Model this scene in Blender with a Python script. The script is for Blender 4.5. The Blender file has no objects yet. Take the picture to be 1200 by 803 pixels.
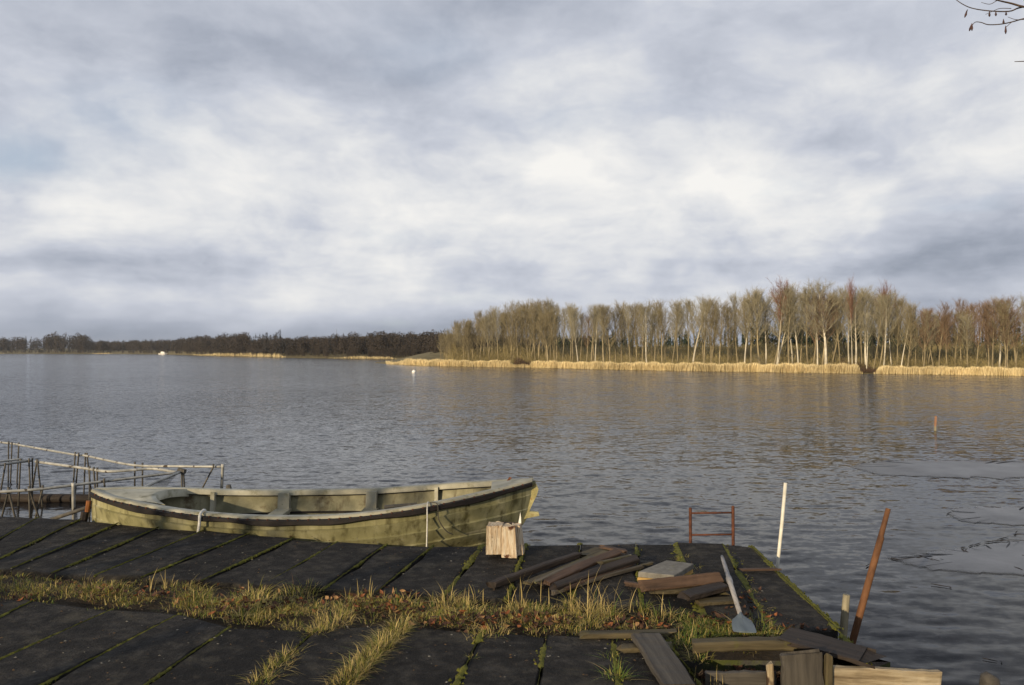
import bpy, math, random
import numpy as np
from mathutils import Vector, Matrix

random.seed(7)
rng = np.random.default_rng(7)
scene = bpy.context.scene
C = scene.collection

# ------------------------------------------------------------------ camera
CAM_Z, FPX, PITCH = 2.8, 924.0, math.radians(0.589)
cam_d = bpy.data.cameras.new("camera")
cam_d.sensor_width = 36.0
cam_d.lens = FPX / 1200.0 * 36.0
cam_d.clip_start, cam_d.clip_end = 0.1, 6000.0
cam = bpy.data.objects.new("camera", cam_d)
cam.location = (0, 0, CAM_Z)
cam.rotation_euler = (math.radians(90) + PITCH, 0, 0)
C.objects.link(cam)
scene.camera = cam

# ------------------------------------------------------------------ light
SUN_EL, SUN_AZ = math.radians(13.5), math.radians(213)      # azimuth from +Y, clockwise
sun_dir = Vector((math.sin(SUN_AZ) * math.cos(SUN_EL), math.cos(SUN_AZ) * math.cos(SUN_EL), math.sin(SUN_EL)))
sun_d = bpy.data.lights.new("sun", 'SUN')
sun_d.energy = 5.0
sun_d.angle = math.radians(0.6)
sun_d.color = (1.0, 0.80, 0.54)
sun = bpy.data.objects.new("sun", sun_d)
sun.rotation_euler = sun_dir.to_track_quat('Z', 'Y').to_euler()
C.objects.link(sun)

vs = scene.view_settings
vs.view_transform = 'Standard'
vs.look = 'None'
vs.exposure = 0.0
vs.gamma = 1.0
vs.use_curve_mapping = False


class NT:
    """small helper round a node tree"""
    def __init__(s, tree):
        s.t = tree
        tree.nodes.clear()

    def n(s, typ, **kw):
        nd = s.t.nodes.new(typ)
        for k, v in kw.items():
            setattr(nd, k, v)
        return nd

    def l(s, a, b):
        s.t.links.new(a, b)

    def val(s, sock, v):
        if isinstance(v, bpy.types.NodeSocket):
            s.l(v, sock)
        else:
            sock.default_value = v

    def math(s, op, a, b=0.0, c=None, clamp=False):
        nd = s.n('ShaderNodeMath', operation=op, use_clamp=clamp)
        s.val(nd.inputs[0], a); s.val(nd.inputs[1], b)
        if c is not None:
            s.val(nd.inputs[2], c)
        return nd.outputs[0]

    def vmath(s, op, a, b=(0, 0, 0)):
        nd = s.n('ShaderNodeVectorMath', operation=op)
        s.val(nd.inputs[0], a); s.val(nd.inputs[1], b)
        return nd.outputs[1] if op in ('LENGTH', 'DOT_PRODUCT', 'DISTANCE') else nd.outputs[0]

    def noise(s, vec, scale, detail=4.0, rough=0.55, dist=0.0):
        nd = s.n('ShaderNodeTexNoise')
        s.l(vec, nd.inputs['Vector'])
        nd.inputs['Scale'].default_value = scale
        nd.inputs['Detail'].default_value = detail
        nd.inputs['Roughness'].default_value = rough
        nd.inputs['Distortion'].default_value = dist
        return nd

    def ramp(s, fac, stops, interp='LINEAR'):
        nd = s.n('ShaderNodeValToRGB')
        nd.color_ramp.interpolation = interp
        el = nd.color_ramp.elements
        while len(el) > 1:
            el.remove(el[-1])
        el[0].position = stops[0][0]; el[0].color = (*stops[0][1], 1)
        for p, c in stops[1:]:
            e = el.new(p); e.color = (*c, 1)
        s.l(fac, nd.inputs[0])
        return nd.outputs[0]

    def mix(s, fac, a, b, blend='MIX'):
        nd = s.n('ShaderNodeMix', data_type='RGBA', blend_type=blend)
        s.val(nd.inputs[0], fac)
        s.val(nd.inputs[6], a if isinstance(a, bpy.types.NodeSocket) else (*a, 1))
        s.val(nd.inputs[7], b if isinstance(b, bpy.types.NodeSocket) else (*b, 1))
        return nd.outputs[2]

    def maprange(s, v, a, b, c=0.0, d=1.0, smooth=False):
        nd = s.n('ShaderNodeMapRange', interpolation_type='SMOOTHSTEP' if smooth else 'LINEAR')
        s.l(v, nd.inputs[0])
        for i, x in enumerate((a, b, c, d)):
            nd.inputs[1 + i].default_value = x
        return nd.outputs[0]


# ------------------------------------------------------------------ world: broken cloud deck over a low winter sun
def build_world():
    w = bpy.data.worlds.new("World")
    scene.world = w
    w.use_nodes = True
    t = NT(w.node_tree)
    tc = t.n('ShaderNodeTexCoord')
    d = t.vmath('NORMALIZE', tc.outputs['Generated'])
    sep = t.n('ShaderNodeSeparateXYZ'); t.l(d, sep.inputs[0])
    x, y, z = sep.outputs
    zc = t.math('MAXIMUM', z, 0.0)
    den = t.math('ADD', zc, 0.11)
    cmb = t.n('ShaderNodeCombineXYZ')
    t.l(t.math('DIVIDE', x, den), cmb.inputs[0])
    t.l(t.math('DIVIDE', y, den), cmb.inputs[1])
    cmb.inputs[2].default_value = SKY_SEED
    uv = cmb.outputs[0]
    warp = t.noise(uv, 0.9, 3.0, 0.5)
    uvw = t.vmath('ADD', uv, t.vmath('MULTIPLY', t.vmath('SUBTRACT', warp.outputs[1], (.5, .5, .5)), (.55, .55, .3)))
    n2 = t.noise(uvw, 0.45, 5.0, 0.5).outputs[0]
    # rolling cloud shapes in direction space, a little flattened
    dw0 = t.vmath('ADD', d, t.vmath('MULTIPLY', t.vmath('SUBTRACT', t.noise(d, 6.0, 5.0, .6).outputs[1], (.5, .5, .5)), (.06, .06, .035)))
    ds = t.vmath('ADD', t.vmath('MULTIPLY', d, (1.0, 1.0, 1.9)), (SKY_SEED, 0.0, 1.3))
    wv = t.noise(ds, 3.5, 4.0, 0.55)
    dsw = t.vmath('ADD', ds, t.vmath('MULTIPLY', t.vmath('SUBTRACT', wv.outputs[1], (.5, .5, .5)), (.14, .14, .14)))
    n1 = t.noise(dsw, 4.6, 10.0, 0.54, 0.1).outputs[0]
    n3 = t.noise(dsw, 12.0, 9.0, 0.60).outputs[0]
    lay = t.noise(t.vmath('MULTIPLY', dw0, (2.0, 2.0, 15.0)), 2.6, 7.0, 0.55).outputs[0]      # flat layers low over the horizon
    dw = t.vmath('ADD', d, t.vmath('MULTIPLY', t.vmath('SUBTRACT', wv.outputs[1], (.5, .5, .5)), (.20, .05, .10)))
    v = t.math('MULTIPLY_ADD', n1, 0.85, 0.0)
    v = t.math('MULTIPLY_ADD', n2, 0.30, v)
    v = t.math('MULTIPLY_ADD', n3, 0.34, v)
    v = t.math('MULTIPLY_ADD', t.math('SUBTRACT', lay, .5), t.maprange(zc, .10, .24, .34, .04), v)
    v = t.math('ADD', v, -0.745)
    sepw = t.n('ShaderNodeSeparateXYZ'); t.l(dw, sepw.inputs[0])
    base = t.ramp(sepw.outputs[2], [(0.0, (.28,) * 3), (.020, (.34,) * 3), (.040, (.53,) * 3), (.062, (.64,) * 3), (.09, (.58,) * 3), (.13, (.585,) * 3),
                                    (.20, (.67,) * 3), (.26, (.565,) * 3), (.34, (.515,) * 3), (.42, (.515,) * 3), (.60, (.48,) * 3), (1.0, (.44,) * 3)])
    amp = t.math('MULTIPLY', t.maprange(zc, 0.015, 0.10, 0.40, 1.25), t.maprange(zc, .22, .36, 1.0, .72))
    v = t.math('MULTIPLY_ADD', v, amp, base)
    # large cloud masses
    for (px, py, sx, sy, a) in SKY_MASSES:
        k = np.array([(px - 600) / FPX, 1.0, (411 - py) / FPX]); k /= np.linalg.norm(k)
        df = t.vmath('SUBTRACT', dw, tuple(k))
        df = t.vmath('MULTIPLY', df, (FPX / sx, FPX / sx, FPX / sy))
        r2 = t.vmath('DOT_PRODUCT', df, df)
        g = t.math('POWER', 2.718, t.math('MULTIPLY', r2, -0.5))
        v = t.math('MULTIPLY_ADD', g, a, v)
    cloud = t.ramp(v, [(0.0, (.20, .23, .29)), (.22, (.27, .305, .375)), (.40, (.41, .445, .525)), (.58, (.575, .605, .68)), (.74, (.76, .77, .79)), (.92, (.93, .915, .885))])
    cloud10 = t.vmath('MULTIPLY', cloud, (10.0, 10.0, 10.0))
    sky = t.n('ShaderNodeTexSky', sky_type='NISHITA', sun_disc=False)
    sky.sun_elevation = SUN_EL
    sky.sun_rotation = SUN_AZ
    gap = t.maprange(t.noise(uv, 0.8, 4.0, 0.5).outputs[0], 0.60, 0.75, 0.0, 0.35, True)
    for (px, py, sx, sy, a) in ((165, 150, 55, 22, .6), (15, 190, 40, 14, .6), (690, 130, 60, 16, .25)):       # thin places where the blue shows
        k = np.array([(px - 600) / FPX, 1.0, (411 - py) / FPX]); k /= np.linalg.norm(k)
        df = t.vmath('MULTIPLY', t.vmath('SUBTRACT', dw, tuple(k)), (FPX / sx, FPX / sx, FPX / sy))
        gap = t.math('MULTIPLY_ADD', t.math('POWER', 2.718, t.math('MULTIPLY', t.vmath('DOT_PRODUCT', df, df), -0.5)), a, gap)
    gap = t.math('MULTIPLY', gap, t.maprange(n1, .38, .6, 1.0, .25))
    blue = t.mix(.5, sky.outputs[0], (5.2, 6.4, 8.2))
    mixed = t.mix(gap, cloud10, blue)
    # under the horizon the world is only ever seen past the ends of the lake
    bg = t.n('ShaderNodeBackground')
    bg.inputs[1].default_value = 0.1
    t.l(mixed, bg.inputs[0])
    out = t.n('ShaderNodeOutputWorld')
    t.l(bg.outputs[0], out.inputs[0])


SKY_SEED = 3.7
SKY_MASSES = [(200, 235, 130, 45, .13), (460, 215, 90, 34, .24), (660, 195, 60, 32, .26), (850, 205, 100, 30, .22), (960, 250, 160, 35, .10),
              (330, 130, 110, 60, -.05), (80, 90, 150, 60, -.04), (1050, 175, 130, 45, -.14), (60, 312, 90, 16, -.10), (560, 300, 220, 18, .06), (1050, 320, 160, 26, -.07),
              (640, 30, 60, 50, .10), (950, 70, 120, 50, .10), (120, 345, 180, 14, .10), (800, 330, 160, 20, -.06)]
build_world()


# ------------------------------------------------------------------ pixel -> world
def ray(px, py):
    a = PITCH
    f = np.array([0, math.cos(a), math.sin(a)]); u = np.array([0, -math.sin(a), math.cos(a)])
    return np.array([px - 600.0, 0, 0]) + u * (401.5 - py) + f * FPX


def P(px, py, z):
    d = ray(px, py)
    t = (z - CAM_Z) / d[2]
    return Vector((d[0] * t, d[1] * t, z))


def Q(px, py, Y):
    d = ray(px, py)
    t = Y / d[1]
    return Vector((d[0] * t, Y, CAM_Z + d[2] * t))


# ------------------------------------------------------------------ materials
MATS = {}


def mk(name, stops, scale=5.0, stretch=(1, 1, 1), rough=0.8, bump=0.3, bdist=0.01, bscale=None, moss=None, metallic=0.0,
       detail=6.0, spots=None, spec=0.3, nrough=.6, soft=None, streak=None, vary=0.0):
    m = bpy.data.materials.new(name)
    m.use_nodes = True
    t = NT(m.node_tree)
    tc = t.n('ShaderNodeTexCoord')
    oi = t.n('ShaderNodeObjectInfo')
    off = t.vmath('MULTIPLY', (1, 1, 1), (1, 1, 1))
    nd = t.n('ShaderNodeVectorMath', operation='SCALE'); nd.inputs[0].default_value = (31.0, 17.0, 23.0)
    t.l(oi.outputs['Random'], nd.inputs['Scale'])
    vec = t.vmath('ADD', tc.outputs['Object'], nd.outputs[0])
    sv = t.vmath('MULTIPLY', vec, stretch)
    n = t.noise(sv, scale, detail, nrough, 0.2)
    col = t.ramp(n.outputs[0], stops)
    big = t.noise(vec, max(scale * 0.13, .3), 3.0)
    col = t.mix(1.0, col, t.ramp(big.outputs[0], [(.3, (.72, .72, .72)), (.7, (1.15, 1.15, 1.15))]), 'MULTIPLY')
    if vary:
        vv = t.math('MULTIPLY_ADD', oi.outputs['Random'], 2 * vary, 1 - vary)
        cb = t.n('ShaderNodeCombineColor')
        for q in range(3): t.l(vv, cb.inputs[q])
        col = t.mix(1.0, col, cb.outputs[0], 'MULTIPLY')
    if streak:                                   # (colour, scale, threshold): drips running down
        sk = t.noise(t.vmath('MULTIPLY', vec, (1, 1, .10)), streak[1], 5.0, .65)
        col = t.mix(t.maprange(sk.outputs[0], streak[2], streak[2] + .16, 0, .85), col, streak[0])
    if spots:                                    # (colour, scale, threshold)
        sp = t.noise(vec, spots[1], 3.0, .6)
        col = t.mix(t.maprange(sp.outputs[0], spots[2], spots[2] + .06), col, spots[0])
    if moss:                                     # (colour, scale, threshold)
        mo = t.noise(vec, moss[1], 6.0, .65)
        col = t.mix(t.maprange(mo.outputs[0], moss[2], moss[2] + .12, 0, .9), col, moss[0])
    b = t.n('ShaderNodeBsdfPrincipled')
    t.l(col, b.inputs['Base Color'])
    b.inputs['Roughness'].default_value = rough
    b.inputs['Metallic'].default_value = metallic
    b.inputs['Specular IOR Level'].default_value = spec
    if bump:
        bn = t.noise(sv, bscale or scale * 2.5, 8.0, .65)
        bp = t.n('ShaderNodeBump')
        bp.inputs['Strength'].default_value = bump
        bp.inputs['Distance'].default_value = bdist
        t.l(bn.outputs[0], bp.inputs['Height'])
        t.l(bp.outputs[0], b.inputs['Normal'])
    out = t.n('ShaderNodeOutputMaterial')
    if soft:                                     # thin leaves let some light through
        tr = t.n('ShaderNodeBsdfTranslucent'); t.l(col, tr.inputs[0])
        ms = t.n('ShaderNodeMixShader'); ms.inputs[0].default_value = soft
        t.l(b.outputs[0], ms.inputs[1]); t.l(tr.outputs[0], ms.inputs[2])
        t.l(ms.outputs[0], out.inputs[0])
    else:
        t.l(b.outputs[0], out.inputs[0])
    MATS[name] = m
    return m


mk('slab', [(.3, (.007, .0066, .006)), (.5, (.0165, .0152, .0138)), (.70, (.046, .042, .036))], 7, rough=.86, bump=1.0, bdist=.04, bscale=16,
   moss=((.052, .047, .036), 2.3, .56), spots=((.12, .11, .10), 19, .73), spec=.18, vary=.35)
mk('quay_wall', [(.3, (.02, .02, .02)), (.7, (.06, .058, .05))], 5, rough=.85, bump=.6, bdist=.03, moss=((.05, .06, .01), 3, .45))
mk('soil', [(.3, (.018, .013, .008)), (.7, (.05, .036, .02))], 14, rough=.95, bump=.8, bdist=.03)
mk('moss', [(.3, (.05, .054, .006)), (.7, (.155, .15, .018))], 20, rough=.9, bump=.9, bdist=.01, bscale=80)
mk('bank', [(.3, (.04, .035, .015)), (.7, (.11, .10, .04))], 3, rough=.95, bump=.7, bdist=.05)
mk('far_ground', [(.3, (.11, .09, .04)), (.7, (.20, .165, .075))], .5, rough=.95, bump=0)
mk('g_straw', [(.3, (.40, .30, .10)), (.7, (.66, .52, .22))], 12, rough=.7, bump=0, soft=.3)
mk('g_olive', [(.3, (.20, .19, .03)), (.7, (.37, .335, .07))], 12, rough=.7, bump=0, soft=.3)
mk('g_green', [(.3, (.06, .11, .013)), (.7, (.14, .20, .03))], 12, rough=.6, bump=0, soft=.3)
mk('g_brown', [(.3, (.07, .045, .02)), (.7, (.15, .09, .04))], 12, rough=.8, bump=0, soft=.2)
mk('leaf_rust', [(.3, (.13, .042, .016)), (.7, (.30, .11, .038))], 15, rough=.6, bump=0, soft=.25)
mk('leaf_dark', [(.3, (.035, .017, .010)), (.7, (.085, .04, .022))], 15, rough=.7, bump=0, soft=.15)
mk('leaf_tan', [(.3, (.25, .13, .05)), (.7, (.40, .24, .11))], 15, rough=.6, bump=0, soft=.25)
mk('reed', [(.25, (.72, .58, .29)), (.75, (.88, .75, .45))], .6, rough=.7, bump=0, soft=.2)
mk('reed_dull', [(.25, (.42, .32, .15)), (.75, (.60, .47, .24))], .6, rough=.8, bump=0, soft=.2)
mk('reed_brown', [(.25, (.20, .13, .06)), (.75, (.36, .25, .12))], .6, rough=.8, bump=0)
ST = (.25, 3.0, 3.0)
mk('wood_dark', [(.3, (.012, .009, .007)), (.7, (.045, .033, .025))], 9, ST, .75, .6, .006, moss=((.035, .034, .012), 7, .62))
mk('wood_red', [(.3, (.034, .020, .012)), (.7, (.105, .064, .041))], 9, ST, .75, .6, .006)
mk('wood_grey', [(.3, (.045, .038, .028)), (.7, (.13, .11, .08))], 9, ST, .8, .6, .006, moss=((.10, .10, .03), 6, .60))
mk('wood_mossy', [(.3, (.03, .024, .012)), (.7, (.10, .08, .042))], 9, ST, .8, .6, .006, moss=((.075, .07, .02), 5, .55))
mk('wood_slate', [(.3, (.035, .031, .026)), (.7, (.085, .076, .062))], 9, ST, .75, .6, .006, spots=((.02, .018, .015), 6, .68))
mk('wood_pale', [(.3, (.13, .09, .05)), (.5, (.33, .265, .165)), (.75, (.56, .49, .36))], 9, ST, .75, .8, .008, spots=((.05, .028, .015), 5, .63))
mk('wood_split', [(.3, (.20, .11, .055)), (.42, (.50, .37, .23)), (.6, (.70, .60, .44)), (.8, (.82, .75, .60))], 9, (5, 5, .6), .75, 1.0, .02, spots=((.09, .035, .015), 8, .62))
mk('bark', [(.3, (.03, .02, .013)), (.7, (.11, .075, .05))], 14, (3, 3, .6), .9, .9, .015)
mk('stone', [(.3, (.10, .095, .08)), (.7, (.20, .19, .165))], 16, rough=.85, bump=.5, bdist=.004, moss=((.16, .15, .05), 9, .62))
mk('stone_under', [(.3, (.36, .22, .06)), (.7, (.55, .36, .12))], 14, rough=.8, bump=.5, bdist=.006)
mk('rust', [(.3, (.05, .018, .010)), (.7, (.13, .046, .022))], 22, rough=.8, bump=.5, bdist=.003, spots=((.03, .012, .008), 12, .64))
mk('rust_orange', [(.3, (.16, .055, .015)), (.7, (.38, .15, .045))], 14, (1, 1, .4), rough=.75, bump=.5, bdist=.003, spots=((.08, .025, .01), 9, .6))
mk('rust_pipe', [(.3, (.065, .029, .014)), (.7, (.185, .085, .036))], 14, (1, 1, .4), rough=.8, bump=.5, bdist=.003, spots=((.28, .15, .06), 6, .68))
mk('white_pole', [(.3, (.55, .52, .42)), (.7, (.74, .72, .63))], 10, rough=.5, bump=.1, spots=((.22, .17, .08), 7, .66))
mk('post_wood', [(.3, (.16, .14, .09)), (.7, (.34, .30, .20))], 10, (3, 3, .4), .8, .7, .006, moss=((.12, .12, .03), 6, .58))
mk('pipe', [(.3, (.24, .24, .215)), (.7, (.46, .455, .41))], 9, rough=.55, bump=.3, bdist=.002, spots=((.06, .045, .03), 8, .60), metallic=.15)
mk('pipe_dark', [(.3, (.045, .042, .036)), (.7, (.12, .11, .09))], 12, rough=.7, bump=.4, bdist=.002)
mk('oar_paint', [(.3, (.055, .072, .085)), (.7, (.11, .135, .15))], 7, (2, .4, 1), rough=.6, bump=.4, bdist=.003, spots=((.03, .03, .028), 5, .66))
mk('oar_shaft', [(.3, (.16, .155, .15)), (.7, (.36, .345, .33))], 9, (3, .4, 3), rough=.65, bump=.3, bdist=.003, spots=((.09, .08, .06), 7, .62))
mk('gel', [(.28, (.13, .125, .055)), (.5, (.245, .232, .12)), (.75, (.42, .40, .255))], 3.0, (1, 1, .5), rough=.45, bump=.2, bdist=.006, moss=((.10, .095, .028), 1.9, .56), spec=.4,
   spots=((.045, .035, .016), 6.5, .68), streak=((.055, .048, .018), 8, .50))
mk('gel_rim', [(.3, (.22, .21, .15)), (.7, (.40, .385, .295))], 4, rough=.5, bump=.15, bdist=.003, moss=((.13, .12, .06), 5, .56), spots=((.05, .03, .015), 11, .70))
mk('gel_in', [(.3, (.13, .125, .07)), (.55, (.24, .225, .135)), (.8, (.38, .36, .25))], 4, rough=.65, bump=.2, bdist=.003, moss=((.06, .038, .014), 3, .56), streak=((.06, .04, .016), 9, .56))
mk('rubber', [(.3, (.008, .007, .007)), (.7, (.022, .016, .013))], 12, rough=.7, bump=.3, bdist=.003)
mk('stem_paint', [(.3, (.33, .28, .10)), (.7, (.55, .50, .25))], 12, rough=.6, bump=.3, bdist=.004, spots=((.30, .14, .02), 14, .6))
mk('rope_white', [(.3, (.45, .44, .40)), (.7, (.70, .69, .64))], 40, rough=.9, bump=.4, bdist=.002)
mk('rope_dark', [(.3, (.06, .055, .04)), (.7, (.14, .125, .09))], 40, rough=.9, bump=.4, bdist=.002)
mk('bark_alder', [(.3, (.16, .13, .075)), (.7, (.34, .285, .17))], .9, (4, 4, 1), .9, 0)
mk('bark_birch', [(.3, (.34, .30, .215)), (.6, (.62, .57, .45)), (.8, (.70, .66, .55))], .9, (4, 4, 1), .8, 0, spots=((.08, .06, .04), 2.2, .66))
mk('twig_olive', [(.3, (.16, .135, .075)), (.7, (.29, .245, .145))], .7, rough=.9, bump=0)
mk('twig_green', [(.3, (.20, .18, .115)), (.7, (.35, .315, .21))], .7, rough=.9, bump=0)
mk('twig_brown', [(.3, (0.125, 0.085, 0.053)), (.7, (0.250, 0.169, 0.103))], .7, rough=.9, bump=0)
mk('twig_russet', [(.3, (.15, .075, .048)), (.7, (.27, .135, .085))], .7, rough=.9, bump=0)
mk('shrub', [(.3, (.17, .14, .062)), (.7, (.32, .262, .12))], .4, rough=.95, bump=0)
mk('shrub_dark', [(.3, (.05, .030, .018)), (.7, (.11, .07, .042))], .4, rough=.95, bump=0)
mk('conifer', [(.3, (.012, .022, .010)), (.7, (.032, .050, .022))], .6, rough=.9, bump=0)
mk('far_brown', [(.3, (.034, .028, .022)), (.7, (.068, .055, .043))], .05, rough=.95, bump=0)
mk('far_wood', [(.3, (.026, .027, .024)), (.7, (.050, .049, .043))], .05, rough=.95, bump=0)
mk('twig_bud', [(.3, (.035, .018, .018)), (.7, (.09, .05, .045))], 30, rough=.8, bump=0)
mk('white_paint', [(.3, (.70, .68, .60)), (.7, (.80, .78, .72))], 3, rough=.5, bump=0)
mk('buoy_orange', [(.3, (.22, .11, .06)), (.7, (.34, .18, .10))], 5, rough=.7, bump=0)
mk('dark_glass', [(.3, (.02, .02, .025)), (.7, (.03, .03, .035))], 3, rough=.15, bump=0)


def water_material():
    m = bpy.data.materials.new('lake_water'); m.use_nodes = True
    t = NT(m.node_tree)
    tc = t.n('ShaderNodeTexCoord')
    o = tc.outputs['Object']
    # slopes of the ripples: each noise gives two independent slope components
    slope = None
    for (sc, st, ax, ay, det) in ((3.6, (.40, 1.1, 1), .18, .42, 3.0), (10.5, (.6, 1.0, 1), .34, .60, 2.0), (0.7, (.4, 1.2, 1), .05, .12, 1.0)):
        n = t.noise(t.vmath('MULTIPLY', o, st), sc, det, .55, .3)
        s = t.vmath('MULTIPLY', t.vmath('SUBTRACT', n.outputs[1], (.5, .5, .5)), (ax * 2, ay * 2, 0))
        slope = s if slope is None else t.vmath('ADD', slope, s)
    # cat's paws: rougher and calmer areas, calmer in the lee of the right hand shore
    cp = t.noise(t.vmath('MULTIPLY', o, (.6, .35, 1)), .07, 3.0, .5)
    k = t.maprange(cp.outputs[0], .3, .7, .60, 1.05)
    lee = t.maprange(t.vmath('DISTANCE', o, (9.0, 2.0, 0.0)), 6.0, 34.0, .38, 1.0, True)      # sheltered water in the lee of the bank
    k = t.math('MULTIPLY', k, lee)
    pen_ = t.maprange(t.vmath('DISTANCE', t.vmath('MULTIPLY', o, (.7, 1.0, 1.0)), (-6.2, 13.2, 0.0)), 1.2, 3.2, .35, 1.0, True)      # stilled by the nets of the pen
    k = t.math('MULTIPLY', k, pen_)
    nd = t.n('ShaderNodeVectorMath', operation='SCALE'); t.l(slope, nd.inputs[0]); t.l(k, nd.inputs['Scale'])
    geo = t.n('ShaderNodeNewGeometry')
    far = t.maprange(t.vmath('LENGTH', o), 12.0, 60.0, .60, 1.45, True)            # near the quay the mesh itself carries the larger waves
    nd2 = t.n('ShaderNodeVectorMath', operation='SCALE'); t.l(nd.outputs[0], nd2.inputs[0]); t.l(far, nd2.inputs['Scale'])
    nrm = t.vmath('NORMALIZE', t.vmath('ADD', nd2.outputs[0], geo.outputs['Normal']))
    b = t.n('ShaderNodeBsdfPrincipled')
    b.inputs['Base Color'].default_value = (.007, .0075, .009, 1)
    b.inputs['Roughness'].default_value = .10
    b.inputs['IOR'].default_value = 1.18
    t.l(nrm, b.inputs['Normal'])
    out = t.n('ShaderNodeOutputMaterial'); t.l(b.outputs[0], out.inputs[0])
    MATS['water'] = m


water_material()


def ice_material():
    m = bpy.data.materials.new('thin_ice'); m.use_nodes = True
    t = NT(m.node_tree)
    tc = t.n('ShaderNodeTexCoord')
    n = t.noise(tc.outputs['Object'], .9, 6.0, .6)
    b = t.n('ShaderNodeBsdfPrincipled')
    t.l(t.ramp(n.outputs[0], [(.3, (.09, .095, .105)), (.7, (.14, .145, .155))]), b.inputs['Base Color'])
    b.inputs['Roughness'].default_value = .30
    b.inputs['IOR'].default_value = 1.31
    bp = t.n('ShaderNodeBump'); bp.inputs['Strength'].default_value = .25; bp.inputs['Distance'].default_value = .01
    t.l(t.noise(tc.outputs['Object'], 7.0, 4.0).outputs[0], bp.inputs['Height'])
    t.l(bp.outputs[0], b.inputs['Normal'])
    at = t.n('ShaderNodeAttribute', attribute_name='thickness')            # thin clear rim, cloudier middle
    fac = t.math('MULTIPLY', t.math('ADD', at.outputs['Fac'], t.math('MULTIPLY', t.math('SUBTRACT', n.outputs[0], .5), .8)), .8, clamp=True)
    tr = t.n('ShaderNodeBsdfTransparent'); ms = t.n('ShaderNodeMixShader')
    t.l(fac, ms.inputs[0]); t.l(tr.outputs[0], ms.inputs[1]); t.l(b.outputs[0], ms.inputs[2])
    out = t.n('ShaderNodeOutputMaterial'); t.l(ms.outputs[0], out.inputs[0])
    MATS['ice'] = m


ice_material()


def net_material():
    m = bpy.data.materials.new('net_mesh'); m.use_nodes = True
    t = NT(m.node_tree)
    b = t.n('ShaderNodeBsdfPrincipled')
    b.inputs['Base Color'].default_value = (.14, .14, .125, 1); b.inputs['Roughness'].default_value = .8
    tr = t.n('ShaderNodeBsdfTransparent')
    ms = t.n('ShaderNodeMixShader'); ms.inputs[0].default_value = .42
    t.l(tr.outputs[0], ms.inputs[1]); t.l(b.outputs[0], ms.inputs[2])
    out = t.n('ShaderNodeOutputMaterial'); t.l(ms.outputs[0], out.inputs[0])
    MATS['net'] = m


net_material()


# ------------------------------------------------------------------ object helpers
class MB:
    def __init__(s):
        s.v, s.f, s.mi = [], [], []

    def add(s, verts, faces, mi=0):
        o = len(s.v)
        s.v.extend([tuple(p) for p in verts])
        s.f.extend([tuple(i + o for i in f) for f in faces])
        s.mi.extend([mi] * len(faces))

    def tube(s, pts, r, sides=8, cap=True, mi=0):
        pts = [Vector(p) for p in pts]
        rs = r if isinstance(r, (list, tuple)) else [r] * len(pts)
        rings = []
        prev = None
        for i, p in enumerate(pts):
            d = (pts[min(i + 1, len(pts) - 1)] - pts[max(i - 1, 0)]).normalized()
            if prev is None:
                a = d.orthogonal().normalized()
            else:
                a = (prev - d * prev.dot(d)).normalized()
            prev = a
            b = d.cross(a)
            rings.append([p + (a * math.cos(2 * math.pi * k / sides) + b * math.sin(2 * math.pi * k / sides)) * rs[i] for k in range(sides)])
        v = [q for rg in rings for q in rg]
        f = []
        for i in range(len(rings) - 1):
            for k in range(sides):
                k2 = (k + 1) % sides
                f.append((i * sides + k, i * sides + k2, (i + 1) * sides + k2, (i + 1) * sides + k))
        if cap:
            f.append(tuple(range(sides))[::-1]); f.append(tuple((len(rings) - 1) * sides + k for k in range(sides)))
        s.add(v, f, mi)

    def box(s, lo, hi, mi=0, bev=0.0):
        x0, y0, z0 = lo; x1, y1, z1 = hi
        v = [(x0, y0, z0), (x1, y0, z0), (x1, y1, z0), (x0, y1, z0), (x0, y0, z1), (x1, y0, z1), (x1, y1, z1), (x0, y1, z1)]
        s.add(v, [(3, 2, 1, 0), (4, 5, 6, 7), (0, 1, 5, 4), (1, 2, 6, 5), (2, 3, 7, 6), (3, 0, 4, 7)], mi)

    def grid(s, pts, mi=0, flip=False):
        """pts: rows x cols of points"""
        nr, nc = len(pts), len(pts[0])
        f = []
        for i in range(nr - 1):
            for j in range(nc - 1):
                q = (i * nc + j, i * nc + j + 1, (i + 1) * nc + j + 1, (i + 1) * nc + j)
                f.append(q[::-1] if flip else q)
        s.add([p for r in pts for p in r], f, mi)

    def mesh(s, name, mats, smooth=False):
        me = bpy.data.meshes.new(name)
        me.from_pydata(s.v, [], s.f)
        for m in (mats if isinstance(mats, (list, tuple)) else [mats]):
            me.materials.append(MATS[m])
        if any(s.mi):
            me.polygons.foreach_set('material_index', s.mi)
        if smooth:
            me.polygons.foreach_set('use_smooth', [True] * len(s.f))
        me.update()
        return me

    def obj(s, name, mats, parent=None, smooth=False):
        return link(name, s.mesh(name, mats, smooth), parent)


def link(name, data, parent=None):
    o = bpy.data.objects.new(name, data)
    C.objects.link(o)
    if parent is not None:
        o.parent = parent
        o.matrix_parent_inverse = Matrix.Translation(-parent.location) if parent.type == 'EMPTY' else Matrix.Identity(4)
    return o


def tag(o, label=None, cat=None, group=None, kind=None):
    if label: o['label'] = label
    if cat: o['category'] = cat
    if group: o['group'] = group
    if kind: o['kind'] = kind
    return o


def thing(name, label, cat, loc=(0, 0, 0), group=None):
    """an Empty at the thing's base; its parts are given in world coordinates"""
    o = bpy.data.objects.new(name, None)
    o.empty_display_size = .1
    o.location = loc
    C.objects.link(o)
    return tag(o, label, cat, group)


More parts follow.
